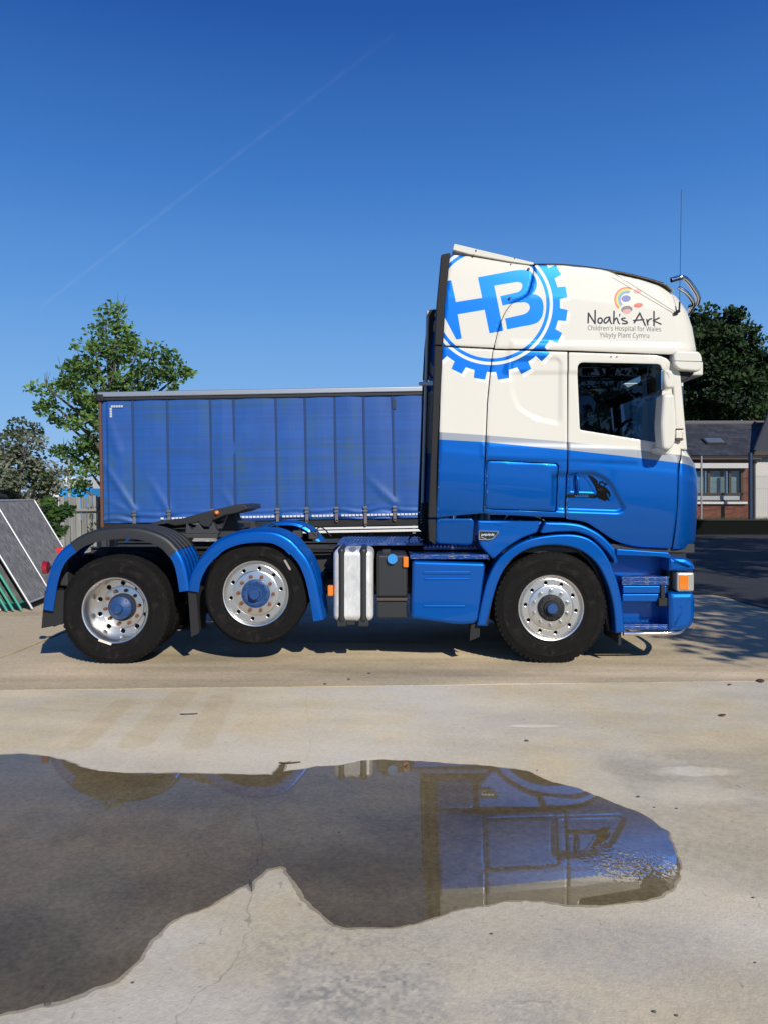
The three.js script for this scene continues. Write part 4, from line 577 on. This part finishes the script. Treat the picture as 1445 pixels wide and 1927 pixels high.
{ // reflective tape: short white blocks along the hem, and an L of blocks in the top corner
  const b = []; for (let x = x0 + 1.2; x < x1 - .1; x += .075) if (straps.every((s) => Math.abs(s - x) > .06)) b.push(box(x - .029, x + .029, TY(979.3), TY(975.7), ZT + .034, ZT + .040)); const t = R('hem_tape', join(b), std(lin(.62, .63, .64), .35)); t.userData.kind = 'stuff';
  const l = []; for (let k = 0; k < 5; k++) l.push(box(TX(216 + k * 4.6), TX(219.6 + k * 4.6), TY(767.5), TY(763.5), ZT + .02, ZT + .03)); for (let k = 1; k < 5; k++) l.push(box(TX(213.5), TX(217.5), TY(767.5 + k * 4.6), TY(763.5 + k * 4.6), ZT + .02, ZT + .03)); R('corner_tape', join(l), std(lin(.5, .5, .5), .4));
  R('curtain_patch', slab(roundPoly([[743, 760], [750, 762], [750, 780], [743, 779]].map(([a, c]) => [TX(a), TY(c)]), .02), ZT + .024, ZT + .016, .001), std(lin(.02, .04, .09), .8));
}
R('side_rave', box(x0, x1, TY(998), TY(986.5), ZT - .12, ZT - .02), M.black);
for (const [a, b] of [[1000, 1004], [1006, 1010.5]]) R('side_guard', box(TX(560), TX(1010), TY(b), TY(a), ZT - .06, ZT - .02, .008), std(lin(.66, .66, .64), .5));
for (const a of [565, 780, 1000]) R('guard_post', box(TX(a) - .03, TX(a) + .03, TY(1014), TY(992), ZT - .10, ZT - .065), std(lin(.5, .48, .44), .6));
for (const z of [ZT - .75, ZT - 1.75]) R('chassis_beam', box(x0 + .1, x1 - .1, TY(1025), TY(990), z - .07, z + .07), M.black);
for (const a of [700, 1080]) R('landing_leg', box(TX(a) - .06, TX(a) + .06, 0, TY(995), ZT - .55, ZT - .43, .01), M.frame);
{ const g = tyreGeo(.5, .36), h = spin([[.30, -.02], [.29, -.08], [.12, -.1], [.1, -.03], [0, -.03]], 36); for (const a of [262, 385, 508]) { for (const z of [ZT - .1, ZT - 2.04]) { const w = R('wheel', g, M.tyre); w.position.add(new THREE.Vector3(TX(a), .49, z)); const d = new THREE.Mesh(h, M.castAlloy); d.name = 'rim'; w.add(d); } R('axle', rod([TX(a), .5, ZT - .3], [TX(a), .5, ZT - 2.2], .07), M.black); } }
R('bed_floor', box(x0, x1, TY(989.5), TY(986), ZT - 2.48, ZT - .13), M.black);
trailer.rotation.z = .0175;

// ---------------------------------------------------------------- trees and bushes
const greens = { ash: [[.12, .215, .045], [.16, .265, .058], [.085, .16, .034]], oak: [[.026, .055, .012], [.036, .075, .016], [.018, .040, .010]], silver: [[.15, .18, .11], [.24, .26, .18], [.075, .105, .04]], ivy: [[.045, .105, .02], [.065, .14, .025], [.03, .07, .015]] };
M.bark = std(0xffffff, .9, 0, { map: texture(128, 256, (u, v) => { const a = fbm(nA, u * 32, v * 10, 4), l = 78 + (a - .5) * 90; return [l + 6, l, l - 10]; }) });
const leafMat = phys(0xffffff, { vertexColors: true, roughness: .75, transmission: .4, thickness: 0, specularIntensity: .35 });
function crownGeo(clumps, per, size, tones, spread) {
  const pos = [], col = [], nor = [], v = new THREE.Vector3(), a = new THREE.Vector3(), b = new THREE.Vector3(), n = new THREE.Vector3();
  for (const [cx, cy, cz, cr] of clumps) {
    const tone = tones[Math.floor(rnd() * tones.length)], out = new THREE.Vector3(rr(-1, 1), rr(-.2, 1), rr(-1, 1)).normalize();
    for (let k = 0; k < per; k++) {
      v.set(rr(-1, 1), rr(-1, 1), rr(-1, 1)); if (v.lengthSq() > 1) { k--; continue; } v.multiplyScalar(cr * spread); v.y *= .7;
      a.set(rr(-1, 1), rr(-.7, .5), rr(-1, 1)).addScaledVector(out, .6).normalize(); b.set(rr(-1, 1), rr(-1, 1), rr(-1, 1)).cross(a).normalize(); n.crossVectors(a, b);
      const L = size * rr(.7, 1.3), w = L * rr(.28, .42), x = cx + v.x, y = cy + v.y, z = cz + v.z, m = rr(.75, 1.25), f = .25 * w;
      const P0 = [x, y, z], P1 = [x + a.x * L * .5 + b.x * w + n.x * f, y + a.y * L * .5 + b.y * w + n.y * f, z + a.z * L * .5 + b.z * w + n.z * f], P2 = [x + a.x * L, y + a.y * L, z + a.z * L], P3 = [x + a.x * L * .5 - b.x * w + n.x * f, y + a.y * L * .5 - b.y * w + n.y * f, z + a.z * L * .5 - b.z * w + n.z * f];
      pos.push(...P0, ...P1, ...P2, ...P0, ...P2, ...P3); for (let q = 0; q < 6; q++) col.push(tone[0] * m, tone[1] * m, tone[2] * m);
    }
  }
  const g = new THREE.BufferGeometry(); g.setAttribute('position', new THREE.Float32BufferAttribute(pos, 3)); g.setAttribute('color', new THREE.Float32BufferAttribute(col, 3)); g.computeVertexNormals(); return g;
}
// lobes: [x, y, z, radius]; a limb runs from the trunk to each lobe and twigs from there to the clumps of leaves
function tree(name, label, category, base, lobes, { r = .12, per = 40, size = .11, tones = greens.ash, density = 9, spread = 1, clump = .34, bare = 0, group } = {}) {
  const t = thing(name, label, category, base, group), wood = [], clumps = [], [bx, by, bz] = base, top = lobes.reduce((m, l) => Math.max(m, l[1]), 0);
  const cx = lobes.reduce((s, l) => s + l[0], 0) / lobes.length, trunk = (k) => [bx + (cx - bx) * k * .6, by + (top - by) * k * .8, bz];
  for (let k = 0; k < 5; k++) wood.push(rod(trunk(k / 5), trunk((k + 1) / 5), r * (1 - k * .17), r * (1 - (k + 1) * .17), 8));
  for (const [x, y, z, R] of lobes) {
    const k = Math.min(.9, Math.max(.18, (y - by - R) / (top - by) * .9)), s = trunk(k), mid = [(s[0] + x) / 2, (s[1] + y) / 2 + .1 * R, (s[2] + z) / 2];
    wood.push(rod(s, mid, r * .42, r * .3, 6), rod(mid, [x, y, z], r * .3, r * .14, 6));
    const n = Math.max(3, Math.round(density * R * R * 3));
    for (let i = 0; i < n; i++) { let d; do d = [rr(-1, 1), rr(-1, 1), rr(-1, 1)]; while (Math.hypot(...d) > 1); const q = Math.hypot(...d), f = (.35 + .65 * q) / (q || 1) * R * (.8 + .35 * rnd()), c = [x + d[0] * f, y + d[1] * f * .9, z + d[2] * f, clump * rr(.6, 1.2)]; clumps.push(c); if (i % 2 === 0) wood.push(rod([x + d[0] * f * .15, y + d[1] * f * .1, z + d[2] * f * .15], c, r * .12, r * .03, 4)); }
    for (let i = 0; i < bare; i++) wood.push(rod([x, y, z], [x + rr(-.6, .6) * R, y + rr(.4, 1.5) * R, z + rr(-.5, .5) * R], r * .08, r * .02, 4));
  }
  mesh('trunk', join(wood), M.bark, t); mesh('crown', crownGeo(clumps, per, size, tones, spread), leafMat, t); return t;
}
const lobe = (z, ...l) => l.map(([a, b, rp, dz = 0]) => [...W3(a, b, z + dz).slice(0, 2), z + dz, rp * (DIST - z) / FPX]);
tree('ash_tree', 'tall loose green tree rising behind the end of the blue curtain trailer', 'tree', [-7.1, 0, -13.2], lobe(-13.2, [222, 596, 30], [200, 628, 34], [180, 662, 36, .5], [228, 650, 32, -.5], [160, 692, 34], [215, 700, 44, .4], [258, 668, 26], [285, 672, 28, .3], [312, 690, 28], [335, 708, 19, -.3], [120, 712, 28], [88, 728, 24], [140, 738, 36, .6], [185, 748, 40], [100, 762, 24], [120, 792, 28], [160, 800, 36, .5], [178, 845, 34], [150, 850, 24], [172, 890, 32], [150, 915, 22], [120, 845, 16], [280, 705, 34], [240, 720, 36], [330, 722, 24]), { r: .15, per: 44, size: .13, density: 9.5, clump: .31, bare: 4, tones: greens.ash });
tree('silver_leaf_bush', 'large grey-green bush with pale leaves growing over the fence', 'bush', [-7.2, 0, -7.6], lobe(-7.6, [40, 818, 26], [10, 850, 34], [48, 858, 36, .3], [80, 888, 30], [20, 900, 42, .4], [62, 915, 36], [105, 905, 22], [-20, 880, 50], [-10, 930, 40, .3], [90, 925, 22]), { r: .10, per: 60, size: .085, density: 26, clump: .22, tones: greens.silver, bare: 4 });
tree('leafy_shrub', 'small dark green shrub sprouting between the leaning mesh panels and the grey fence', 'bush', [-6.0, 0, -6.4], lobe(-6.4, [92, 958, 14], [104, 975, 16], [112, 1002, 14], [98, 1000, 16], [122, 965, 10]), { r: .04, per: 34, size: .12, density: 60, clump: .15, tones: greens.ivy });
tree('ivy_stem', 'straggling ivy climbing a post of the grey boundary fence', 'plant', [-6.6, 0, -9.25], lobe(-9.22, [168, 958, 4], [169, 972, 4.5], [171, 986, 5], [170, 998, 5]), { r: .03, per: 26, size: .07, density: 300, clump: .10, tones: greens.silver });
tree('oak_tree', 'dense dark green tree standing behind the slate-roofed bungalow', 'tree', [22.5, 0, -36], lobe(-36, [1330, 610, 36], [1372, 612, 34], [1310, 650, 40, 1], [1352, 660, 46, 1], [1400, 640, 30], [1395, 690, 44, 1], [1430, 670, 24], [1305, 700, 40], [1345, 720, 46, 1.5], [1430, 730, 40], [1390, 745, 46, 1.5], [1312, 755, 40], [1350, 775, 40], [1425, 780, 40], [1455, 700, 30], [1460, 760, 40], [1300, 620, 30], [1280, 690, 50], [1270, 750, 50]), { r: .35, per: 46, size: .30, density: 5, clump: .62, tones: greens.oak });
// trees beyond the right edge of the frame and behind the photographer: they throw the dappled shade and stand in the cab window's reflection
const shade = (name, label, x, z, h, rad, o = {}) => { const l = [], n = 11; for (let i = 0; i < n; i++) { const a = i * 2.4, k = i / (n - 1); l.push([x + Math.cos(a) * rad * .62 * (1 - .35 * k), h * .48 + h * .44 * k, z + Math.sin(a) * rad * .62 * (1 - .35 * k), rad * .42]); } return tree(name, label, 'tree', [x, 0, z], l, { r: .2, per: 40, size: .20, density: 3.2, clump: .5, tones: greens.oak, ...o }); };
shade('yard_tree', 'broad green tree beside the asphalt road abreast of the cab', 9.5, 6.9, 8.2, 3.0);
shade('yard_tree', 'taller green tree over the road, second along from the concrete yard', 13.6, -1.5, 10, 3.8);
shade('yard_tree', 'green tree further down the asphalt road, nearest to the bungalow', 16.8, -7.2, 10, 3.8);
shade('yard_tree', 'slender tree across the yard that shows in the cab window', 8.8, 22.5, 8.5, 2.4, { density: 4 });

// ---------------------------------------------------------------- boundary fence, mesh panels, barrier, things beyond
M.board = [0, 1, 2].map((k) => std(0xffffff, .85, 0, { map: texture(64, 256, (u, v) => { const a = fbm(nA, u * 12 + k * 9, v * 5, 4), l = 112 + k * 10 + (a - .5) * 60; return [l, l + 1, l - 1]; }) }));
function fence(label, a, b, za, zb, h, lean) {
  const A = [a, 0, za], B = [b, 0, zb], L = Math.hypot(b - a, zb - za), n = Math.round(L / .115), f = thing('board_fence', label, 'fence', [(a + b) / 2, 0, (za + zb) / 2], 'grey boundary fence'), at = (t, y, o = 0) => [a + (b - a) * t + y * lean - o * (zb - za) / L, y, za + (zb - za) * t + o * (b - a) / L];
  const g = box(-.05, .05, 0, h, -.01, .01); for (let i = 0; i < n; i++) { const t = (i + .5) / n, m = mesh('board', g, M.board[i % 3], f); m.position.add(new THREE.Vector3(...at(t, 0))); m.rotation.y = -Math.atan2(zb - za, b - a); m.rotation.z = -lean + rr(-.006, .006); m.position.y += rr(-.03, .03); }
  for (const y of [.35, h - .3]) mesh('fence_rail', bar(at(0, y, .05), at(1, y, .05), .07, .05), M.board[1], f);
  for (const t of [0, 1]) mesh('fence_post', bar(at(t, 0, .09), at(t, h + .06, .09), .11, .11, .01), std(lin(.36, .37, .36), .9), f);
}
fence('grey upright-board fence running back beside the silver-leaf bush', -7.75, -6.05, -8.0, -9.35, 1.56, -.02);
fence('grey upright-board fence running on behind the blue curtain trailer', -5.98, -2.2, -9.4, -10.6, 1.55, .0);
{ // mesh site-fencing panels leaned over in a stack
  const meshTex = texture(256, 256, (u, v, i, j) => { const k = (i % 8 < 2 || j % 16 < 2) ? 255 : 0; return [k, k, k]; }, false);
  const infill = std(lin(.95, .95, .93), .8, 0, { map: texture(512, 512, (u, v) => { const l = 108 + 80 * (nA(u * 160, v * 14) - .5) + 36 * (nB(u * 128, v * 128) - .5) + (v * 64 % 1 < .18 ? 30 : 0); return [l, l, l]; }) });
  const tubeW = std(lin(.55, .55, .54), .45, .6), tubeG = std(lin(.03, .30, .20), .5), dir = new THREE.Vector3(-.097, 0, -1).normalize(), up = new THREE.Vector3(-.50, .86, .05).normalize();
  const specs = [[-4.86, -3.35, 2.6, 1.72, 0, 'white tube-framed mesh panel lying uppermost on the leaning stack of site fencing'], [-4.97, -3.26, 2.5, 1.7, 1, 'mesh panel with green tube frame lying second from the top of the leaning stack'], [-5.06, -3.22, 2.4, 1.7, 1, 'mesh panel with green tube frame in the middle of the leaning stack'], [-5.14, -3.2, 2.4, 1.7, 1, 'lowest green-framed mesh panel of the leaning stack'], [-5.23, -3.2, 2.4, 1.7, 0, 'white tube-framed mesh panel lying under the green-framed ones'], [-5.32, -3.2, 2.4, 1.7, 0, 'white tube-framed mesh panel at the bottom of the leaning stack']];
  specs.forEach(([x, z, L, H, green, label]) => {
    const f = thing('mesh_panel', label, 'fence panel', [x, 0, z], 'site fencing panels'), o = new THREE.Vector3(x, .03, z), at = (l, h) => o.clone().addScaledVector(dir, l).addScaledVector(up, h).toArray(), m = green ? tubeG : tubeW;
    for (const [p, q] of [[at(0, 0), at(0, H)], [at(L, 0), at(L, H)], [at(0, H), at(L, H)], [at(0, .1), at(L, .1)], [at(L * .36, .1), at(L * .36, H)]]) mesh('frame_tube', rod(p, q, .016, .016, 10), m, f);
    const nrm = dir.clone().cross(up).normalize(), pos = [], uv = [], quad = [at(.02, .12), at(L - .02, .12), at(L - .02, H - .02), at(.02, H - .02)]; for (const k of [0, 1, 2, 0, 2, 3]) { pos.push(...quad[k]); uv.push(k === 1 || k === 2 ? 2 : 0, k > 1 ? 2 : 0); }
    const g = new THREE.BufferGeometry(); g.setAttribute('position', new THREE.Float32BufferAttribute(pos, 3)); g.setAttribute('uv', new THREE.Float32BufferAttribute(uv, 2)); g.computeVertexNormals(); mesh('mesh_infill', g, infill, f);
  });
  // a folded dark sheet over the top edge
  const s = thing('dark_sheet', 'folded dark sheeting lying along the top of the leaning mesh panels', 'sheet', [-6.2, 0, -4.6]); mesh('sheet_fold', tube([[-6.55, 1.50, -3.3], [-6.05, 1.58, -4.1], [-6.3, 1.60, -5.0], [-6.35, 1.56, -5.6]], .05, 8), std(lin(.02, .021, .022), .6), s); mesh('sheet_fold', tube([[-6.7, 1.44, -3.3], [-6.25, 1.50, -4.2], [-6.5, 1.52, -5.2]], .06, 8), std(lin(.03, .031, .032), .6), s);
}
{ const b = thing('barrier_block', 'red and white plastic barrier block behind the rear mudguard', 'barrier', [W3(126, 1030, -5.6)[0], 0, -5.6]), [x, , z] = [W3(126, 1030, -5.6)[0], 0, -5.6], red = std(lin(.55, .03, .02), .5);
  mesh('barrier_body', join([box(x - .16, x + .12, .45, .72, z - .1, z + .1, .04), box(x - .2, x + .16, 0, .5, z - .14, z + .14, .04)]), red, b); mesh('white_band', box(x - .04, x + .125, .60, .70, z - .105, z + .105, .01), std(lin(.7, .7, .68), .6), b); }
{ // far side of the boundary
  const z = -42, h = thing('white_house', 'white house with small-paned windows far beyond the boundary fence', 'house', [W3(105, 930, z)[0], 0, z]), q = (a, b) => W3(a, b, z).slice(0, 2), wall = std(lin(.72, .71, .68), .9);
  mesh('wall', slab([[82, 1000], [82, 919], [97, 912], [112, 919], [112, 1000]].map(([a, b]) => q(a, b)), z, z - 6), wall, h); mesh('wall', slab([[108, 1000], [108, 898], [131, 898], [131, 1000]].map(([a, b]) => q(a, b)), z - 1, z - 7), wall, h);
  for (const [a, b] of [[110, 118], [120, 128]]) { const w = mesh('window', box(q(a, 0)[0], q(b, 0)[0], q(0, 911)[1], q(0, 902)[1], z - 1.05, z - .97), std(lin(.05, .06, .07), .15), h); mesh('glazing_bar', box((q(a, 0)[0] + q(b, 0)[0]) / 2 - .04, (q(a, 0)[0] + q(b, 0)[0]) / 2 + .04, q(0, 911)[1], q(0, 902)[1], z - .99, z - .94), wall, w); }
  mesh('roof', slab([[78, 921], [97, 908.5], [116, 921], [112, 921], [97, 911.5], [82, 921]].map(([a, b]) => q(a, b)), z + .3, z - 6.3), std(lin(.30, .29, .28), .9), h);
}
{ const z = -36, q = (a, b) => W3(a, b, z).slice(0, 2), c = thing('blue_container', 'bright blue shipping container beyond the boundary fence', 'container', [q(142, 0)[0], 0, z]), [xa] = q(113, 0), [xb] = q(170, 0), y1 = q(0, 919)[1], m = std(lin(.02, .28, .62), .5);
  mesh('container_body', box(xa, xb, .1, y1, z - 2.4, z - .03), m, c); for (let x = xa + .1; x < xb; x += .2) mesh('corrugation', box(x, x + .09, .15, y1 - .08, z - .03, z + .015), m, c); mesh('top_rail', box(xa - .03, xb + .03, y1 - .08, y1 + .04, z - .06, z + .04), m, c); }
{ const p = thing('lamp_post', 'thin grey post standing beyond the fence below the tall green tree', 'post', [W3(131, 0, -30)[0], 0, -30]), x = W3(131, 0, -30)[0], m = std(lin(.28, .29, .3), .7); mesh('pole', rod([x, 0, -30], [x, W3(0, 862, -30)[1], -30], .09, .07, 10), m, p); mesh('collar', rod([x, 0, -30], [x, .6, -30], .13, .13, 10), m, p); }

// ---------------------------------------------------------------- the bungalow across the road
{
  const z = -24.5, q = (a, b) => W3(a, b, z).slice(0, 2), xL = q(1240, 0)[0], xR = q(1600, 0)[0], gY = .50;
  const verge = mesh('verge', box(8, 40, -.06, gY, -40, z + 1.5), std(0xffffff, .95, 0, { map: texture(256, 256, (u, v) => { const a = fbm(nA, u * 32, v * 32, 4); return [74 + a * 50, 84 + a * 40, 40 + a * 24]; }) })); verge.userData.kind = 'structure';
  const kerb = thing('low_wall', 'low dark retaining wall along the far edge of the asphalt road', 'wall', [20, 0, z + 1.55]); mesh('wall_face', box(8, 40, 0, gY + .04, z + 1.5, z + 1.62, .02), phys(lin(.008, .0085, .008), { roughness: .95, specularIntensity: .1 }), kerb); mesh('coping', box(8, 40, gY + .045, gY + .10, z + 1.46, z + 1.66, .015), std(lin(.02, .02, .018), .9), kerb);
  const house = thing('bungalow', 'brick bungalow with a slate roof and brown-framed windows across the road', 'house', [q(1360, 0)[0], gY, z]), H = (n, g, m, p = house) => mesh(n, g, m, p);
  const eave = q(0, 857)[1], ridge = 4.78, brown = std(lin(.045, .022, .014), .5), mortar = std(lin(.15, .085, .06), .95);
  const wx0 = q(1318, 0)[0] - 1.2, wx1 = q(1398, 0)[0], wy0 = q(0, 944)[1], wy1 = q(0, 882)[1];
  H('wall', join([box(xL, wx0, gY, eave, z - .25, z - .02), box(wx1, q(1422, 0)[0], gY, eave, z - .25, z - .02), box(wx0, wx1, gY, wy0, z - .25, z - .02), box(wx0, wx1, wy1, eave, z - .25, z - .02), box(xL, q(1422, 0)[0], gY, eave, z - 6, z - 5.8)]), mortar);
  const bg = box(-.1055, .1055, 0, .065, -.02, .008), bm = [[.17, .055, .032], [.13, .042, .026], [.20, .07, .04]].map((c) => std(lin(...c), .9)); let nb = 0;
  for (let row = 0; row < 40; row++) { const y = gY + row * .075; if (y > eave - .1) break; for (let x = q(1308, 0)[0] + (row % 2 ? .11 : 0); x < q(1420, 0)[0]; x += .2225) { if (x - .11 > wx0 && x - .11 < wx1 && y + .065 > wy0 && y < wy1) continue; if (++nb > 300) break; const m = H('brick', bg, bm[Math.floor(rnd() * 3)]); m.position.add(new THREE.Vector3(x, y, z - .02)); } }
  // window of three lights over a low panel
  const win = H('window_frame', join([box(wx0, wx1, wy1 - .1, wy1, z - .14, z - .0), box(wx0, wx1, wy0, wy0 + .07, z - .14, z - .0), box(wx0, wx1, wy0 + .28, wy0 + .36, z - .14, z - .0), box(wx1 - .1, wx1, wy0 + .07, wy1 - .1, z - .14, z - .0), ...[1333, 1373].map((a) => box(q(a, 0)[0] - .05, q(a, 0)[0] + .05, wy0 + .36, wy1 - .1, z - .14, z - .001))]), brown);
  const edges = [wx0, q(1333, 0)[0] - .05, q(1333, 0)[0] + .05, q(1373, 0)[0] - .05, q(1373, 0)[0] + .05, wx1 - .1]; for (let k = 0; k < 6; k += 2) { H('pane', box(edges[k], edges[k + 1], wy0 + .36, wy1 - .1, z - .09, z - .085), phys(lin(.8, .85, .85), { transmission: 1, thickness: 0, roughness: 0 }), win); H('net_curtain', box(edges[k], edges[k + 1], wy0 + .36, wy1 - .1, z - .22, z - .21), std(lin(.30, .36, .36), .9), win); }
  H('lower_panel', box(wx0, wx1 - .1, wy0 + .07, wy0 + .28, z - .1, z - .06), std(lin(.35, .38, .38), .6), win);
  H('window_sill', box(wx0, wx1 + .12, wy0 - .10, wy0 - .005, z - .12, z + .12, .01), std(lin(.62, .61, .58), .8), win);
  H('canopy', box(wx0, wx1 + .12, wy1 + .01, wy1 + .22, z - .1, z + .28, .01), std(lin(.50, .49, .47), .8));
  H('fascia', box(xL, q(1425, 0)[0], eave - .18, eave, z + .3, z + .36), brown); H('soffit', box(xL, q(1425, 0)[0], eave - .2, eave - .17, z - .02, z + .3), brown);
  // roof: a deck, and slates laid in lapped courses
  const ry0 = eave - .02, rise = ridge - eave, zr = z - 2.9, slope = Math.atan2(rise, z + .42 - zr), SL = Math.hypot(rise, z + .42 - zr), on = (x, s, lift = 0) => [x, ry0 + s * Math.sin(slope) + lift * Math.cos(slope), z + .42 - s * Math.cos(slope) + lift * Math.sin(slope)];
  const deckX1 = q(1600, 0)[0]; H('roof_deck', (() => { const g = new THREE.BoxGeometry(deckX1 - xL, .06, SL); g.rotateX(slope); const c = on((xL + deckX1) / 2, SL / 2, -.04); g.translate(...c); return g; })(), std(lin(.035, .036, .04), .8));
  H('roof_deck', (() => { const g = new THREE.BoxGeometry(deckX1 - xL, .06, SL); g.rotateX(-slope); g.translate((xL + deckX1) / 2, ry0 + rise / 2 - .03, 2 * zr - (z + .42 - SL / 2 * Math.cos(slope))); return g; })(), std(lin(.035, .036, .04), .8));
  const sg = (() => { const g = new THREE.BoxGeometry(.29, .008, .36); g.rotateX(slope - .025); return g; })(), sm = [.032, .040, .050].map((c) => std(lin(c, c * 1.02, c * 1.08), .55)); let ns = 0;
  const rows = Math.floor(SL / .27); for (let r = 0; r < rows; r++) for (let x = q(1300, 0)[0] + (r % 2) * .15; x < q(1462, 0)[0]; x += .30) { if (++ns > 300) break; const m = H('slate', sg, sm[Math.floor(rnd() * 3)]); m.position.add(new THREE.Vector3(...on(x, .16 + r * .27, .012 + rnd() * .004))); }
  H('ridge_tile', rod([xL, ridge + .0, zr], [deckX1, ridge + .0, zr], .12, .12, 8), std(lin(.10, .095, .09), .9));
  { const c = on(q(1359, 0)[0], SL * .38, .06), f = new THREE.BoxGeometry(.86, .08, .62), p = new THREE.BoxGeometry(.72, .02, .48); for (const g of [f, p]) g.rotateX(slope); f.translate(...c); p.translate(c[0], c[1] + .045 * Math.cos(slope), c[2] + .045 * Math.sin(slope)); const s = H('skylight', f, std(lin(.03, .03, .032), .6)); H('skylight_pane', p, std(lin(.10, .12, .14), .08), s); }
  // rendered wing to the right with its own roof edge, down-pipe
  const wz = z + .10, v = (a, b) => W3(a, b, wz).slice(0, 2); H('wing_wall', box(v(1421, 0)[0], v(1600, 0)[0], gY, v(0, 858)[1], wz - 1.6, wz), std(lin(.55, .52, .47), .95)); H('wing_fascia', box(v(1412, 0)[0], v(1600, 0)[0], v(0, 858)[1], v(0, 850)[1], wz - .2, wz + .3), brown);
  H('wing_roof', (() => { const a = [v(1412, 851)[0], v(0, 851)[1], wz + .3], b = [v(1600, 851)[0], v(0, 851)[1], wz + .3], c = [v(1600, 0)[0], v(0, 760)[1], wz - 2.2], d = [v(1500, 0)[0], v(0, 760)[1], wz - 2.2], e = [v(1412, 0)[0], v(0, 851)[1], wz - 2.4], g = new THREE.BufferGeometry(); g.setAttribute('position', new THREE.Float32BufferAttribute([...a, ...b, ...c, ...a, ...c, ...d], 3)); g.computeVertexNormals(); return g; })(), sm[1]);
  H('hip_tile', rod([v(1412, 0)[0], v(0, 851)[1] + .03, wz + .3], [v(1500, 0)[0], v(0, 760)[1] + .03, wz - 2.2], .07, .07, 6), sm[0]);
  H('down_pipe', rod([q(1416, 0)[0], gY, z + .1], [q(1416, 0)[0], eave - .2, z + .1], .05, .05, 8), std(lin(.03, .035, .05), .5));
  // chain-link fence in front
  const fz = z + 1.2, u = (a) => W3(a, 0, fz)[0], fy1 = W3(0, 858, fz)[1], cf = thing('chain_link_fence', 'chain-link fence with dark steel posts in front of the brick bungalow', 'fence', [u(1380), gY, fz]), postM = std(lin(.03, .05, .09), .5, .4), wire = [];
  for (const a of [1319, 1411, 1500]) mesh('fence_post', rod([u(a), gY, fz], [u(a), W3(0, a === 1319 ? 858 : 852, fz)[1], fz], a === 1411 ? .075 : .035, a === 1411 ? .075 : .035, 10), a === 1319 ? std(lin(.35, .35, .34), .5, .5) : postM, cf);
  const xa = u(1319), xb = u(1500), hh = fy1 - gY; for (let k = -Math.ceil(hh / .12); k * .12 < xb - xa; k++) for (const d of [1, -1]) { let p = d > 0 ? k * .12 : k * .12 + hh, y0 = 0, y1 = hh; const xs = (y) => xa + (d > 0 ? k * .12 + y : k * .12 + hh - y); if (d > 0) { y0 = Math.max(0, -k * .12); y1 = Math.min(hh, xb - xa - k * .12); } else { y1 = Math.min(hh, k * .12 + hh); y0 = Math.max(0, k * .12 + hh - (xb - xa)); } if (y1 - y0 > .05) wire.push(bar([xs(y0), gY + y0, fz], [xs(y1), gY + y1, fz], .0035)); }
  for (const y of [gY + .1, gY + hh * .5, fy1]) wire.push(bar([xa, y, fz], [xb, y, fz], .008)); const wm = mesh('chain_link', join(wire), std(lin(.07, .075, .08), .6, .3), cf); wm.userData.kind = 'stuff';
  // rough grass and weeds on the verge
  const gr = []; for (let i = 0; i < 2600; i++) { const x = rr(11.5, 22), zz = rr(z + .1, z + 1.42), L = rr(.06, .24); gr.push([x, gY, zz, L]); } const gp = [], gc = []; for (const [x, y, zz, L] of gr) { const a = rr(0, 6.3), w = .012, dx = Math.cos(a), dz = Math.sin(a), lx = rr(-.06, .06), lz = rr(-.06, .06), m = rr(.6, 1.3); gp.push(x - dx * w, y, zz - dz * w, x + dx * w, y, zz + dz * w, x + lx, y + L, zz + lz); for (let k = 0; k < 3; k++) gc.push(.07 * m, .10 * m, .025 * m); } const gg = new THREE.BufferGeometry(); gg.setAttribute('position', new THREE.Float32BufferAttribute(gp, 3)); gg.setAttribute('color', new THREE.Float32BufferAttribute(gc, 3)); gg.computeVertexNormals(); const grass = mesh('verge_grass', gg, leafMat); grass.userData.kind = 'stuff'; tag(grass, 'rough grass and weeds on the verge below the bungalow', 'grass');
}
// ---------------------------------------------------------------- litter on the concrete
{
  const spots = [[355, 1345, .03, 'twig'], [545, 1437, .03, 'twig'], [990, 1395, .012], [695, 1268, .012], [1358, 1348, .03, 'leaf'], [1430, 1283, .05, 'leaf'], [1372, 1290, .02, 'leaf'], [764, 1444, .018, 'leaf'], [1230, 1520, .005], [1272, 1522, .006], [90, 1891, .010], [924, 1758, .005], [1416, 1690, .005], [612, 1288, .012], [657, 1279, .012], [1200, 1500, .008], [1230, 1905, .006], [1272, 1912, .005], [700, 1740, .008, 'leaf'], [640, 1570, .008, 'leaf'], [1420, 1812, .004], [250, 1850, .005], [1010, 1450, .005]];
  const brown = std(lin(.09, .05, .025), .9), grey = std(lin(.08, .075, .07), .9), words = { twig: 'twig lying on the pale concrete yard', leaf: 'dry brown leaf lying on the pale concrete yard', stone: 'small dark stone lying on the pale concrete yard' };
  for (const [a, b, s, kind = 'stone'] of spots) { const [x, z] = G2(a, b); let g; if (kind === 'twig') g = tube([[x - s * 2, .006, z], [x - s * .5, .012, z + s * .7], [x + s * 2.2, .006, z - s * .4]], .004, 5); else if (kind === 'leaf') { g = new THREE.SphereGeometry(s, 8, 6); g.scale(1, .18, .6); g.rotateY(rnd() * 3); g.rotateZ(.25); g.translate(x, .01, z); } else { g = new THREE.IcosahedronGeometry(s, 1); g.scale(1.2, .6, .9); g.translate(x, s * .4, z); } tag(mesh(kind === 'stone' ? 'pebble' : kind === 'leaf' ? 'fallen_leaf' : 'twig', g, kind === 'stone' ? grey : brown), words[kind], kind === 'stone' ? 'stone' : kind, kind === 'stone' ? 'stones on the concrete' : kind === 'leaf' ? 'leaves on the concrete' : 'twigs on the concrete'); }
}
renderer.render(scene, camera);
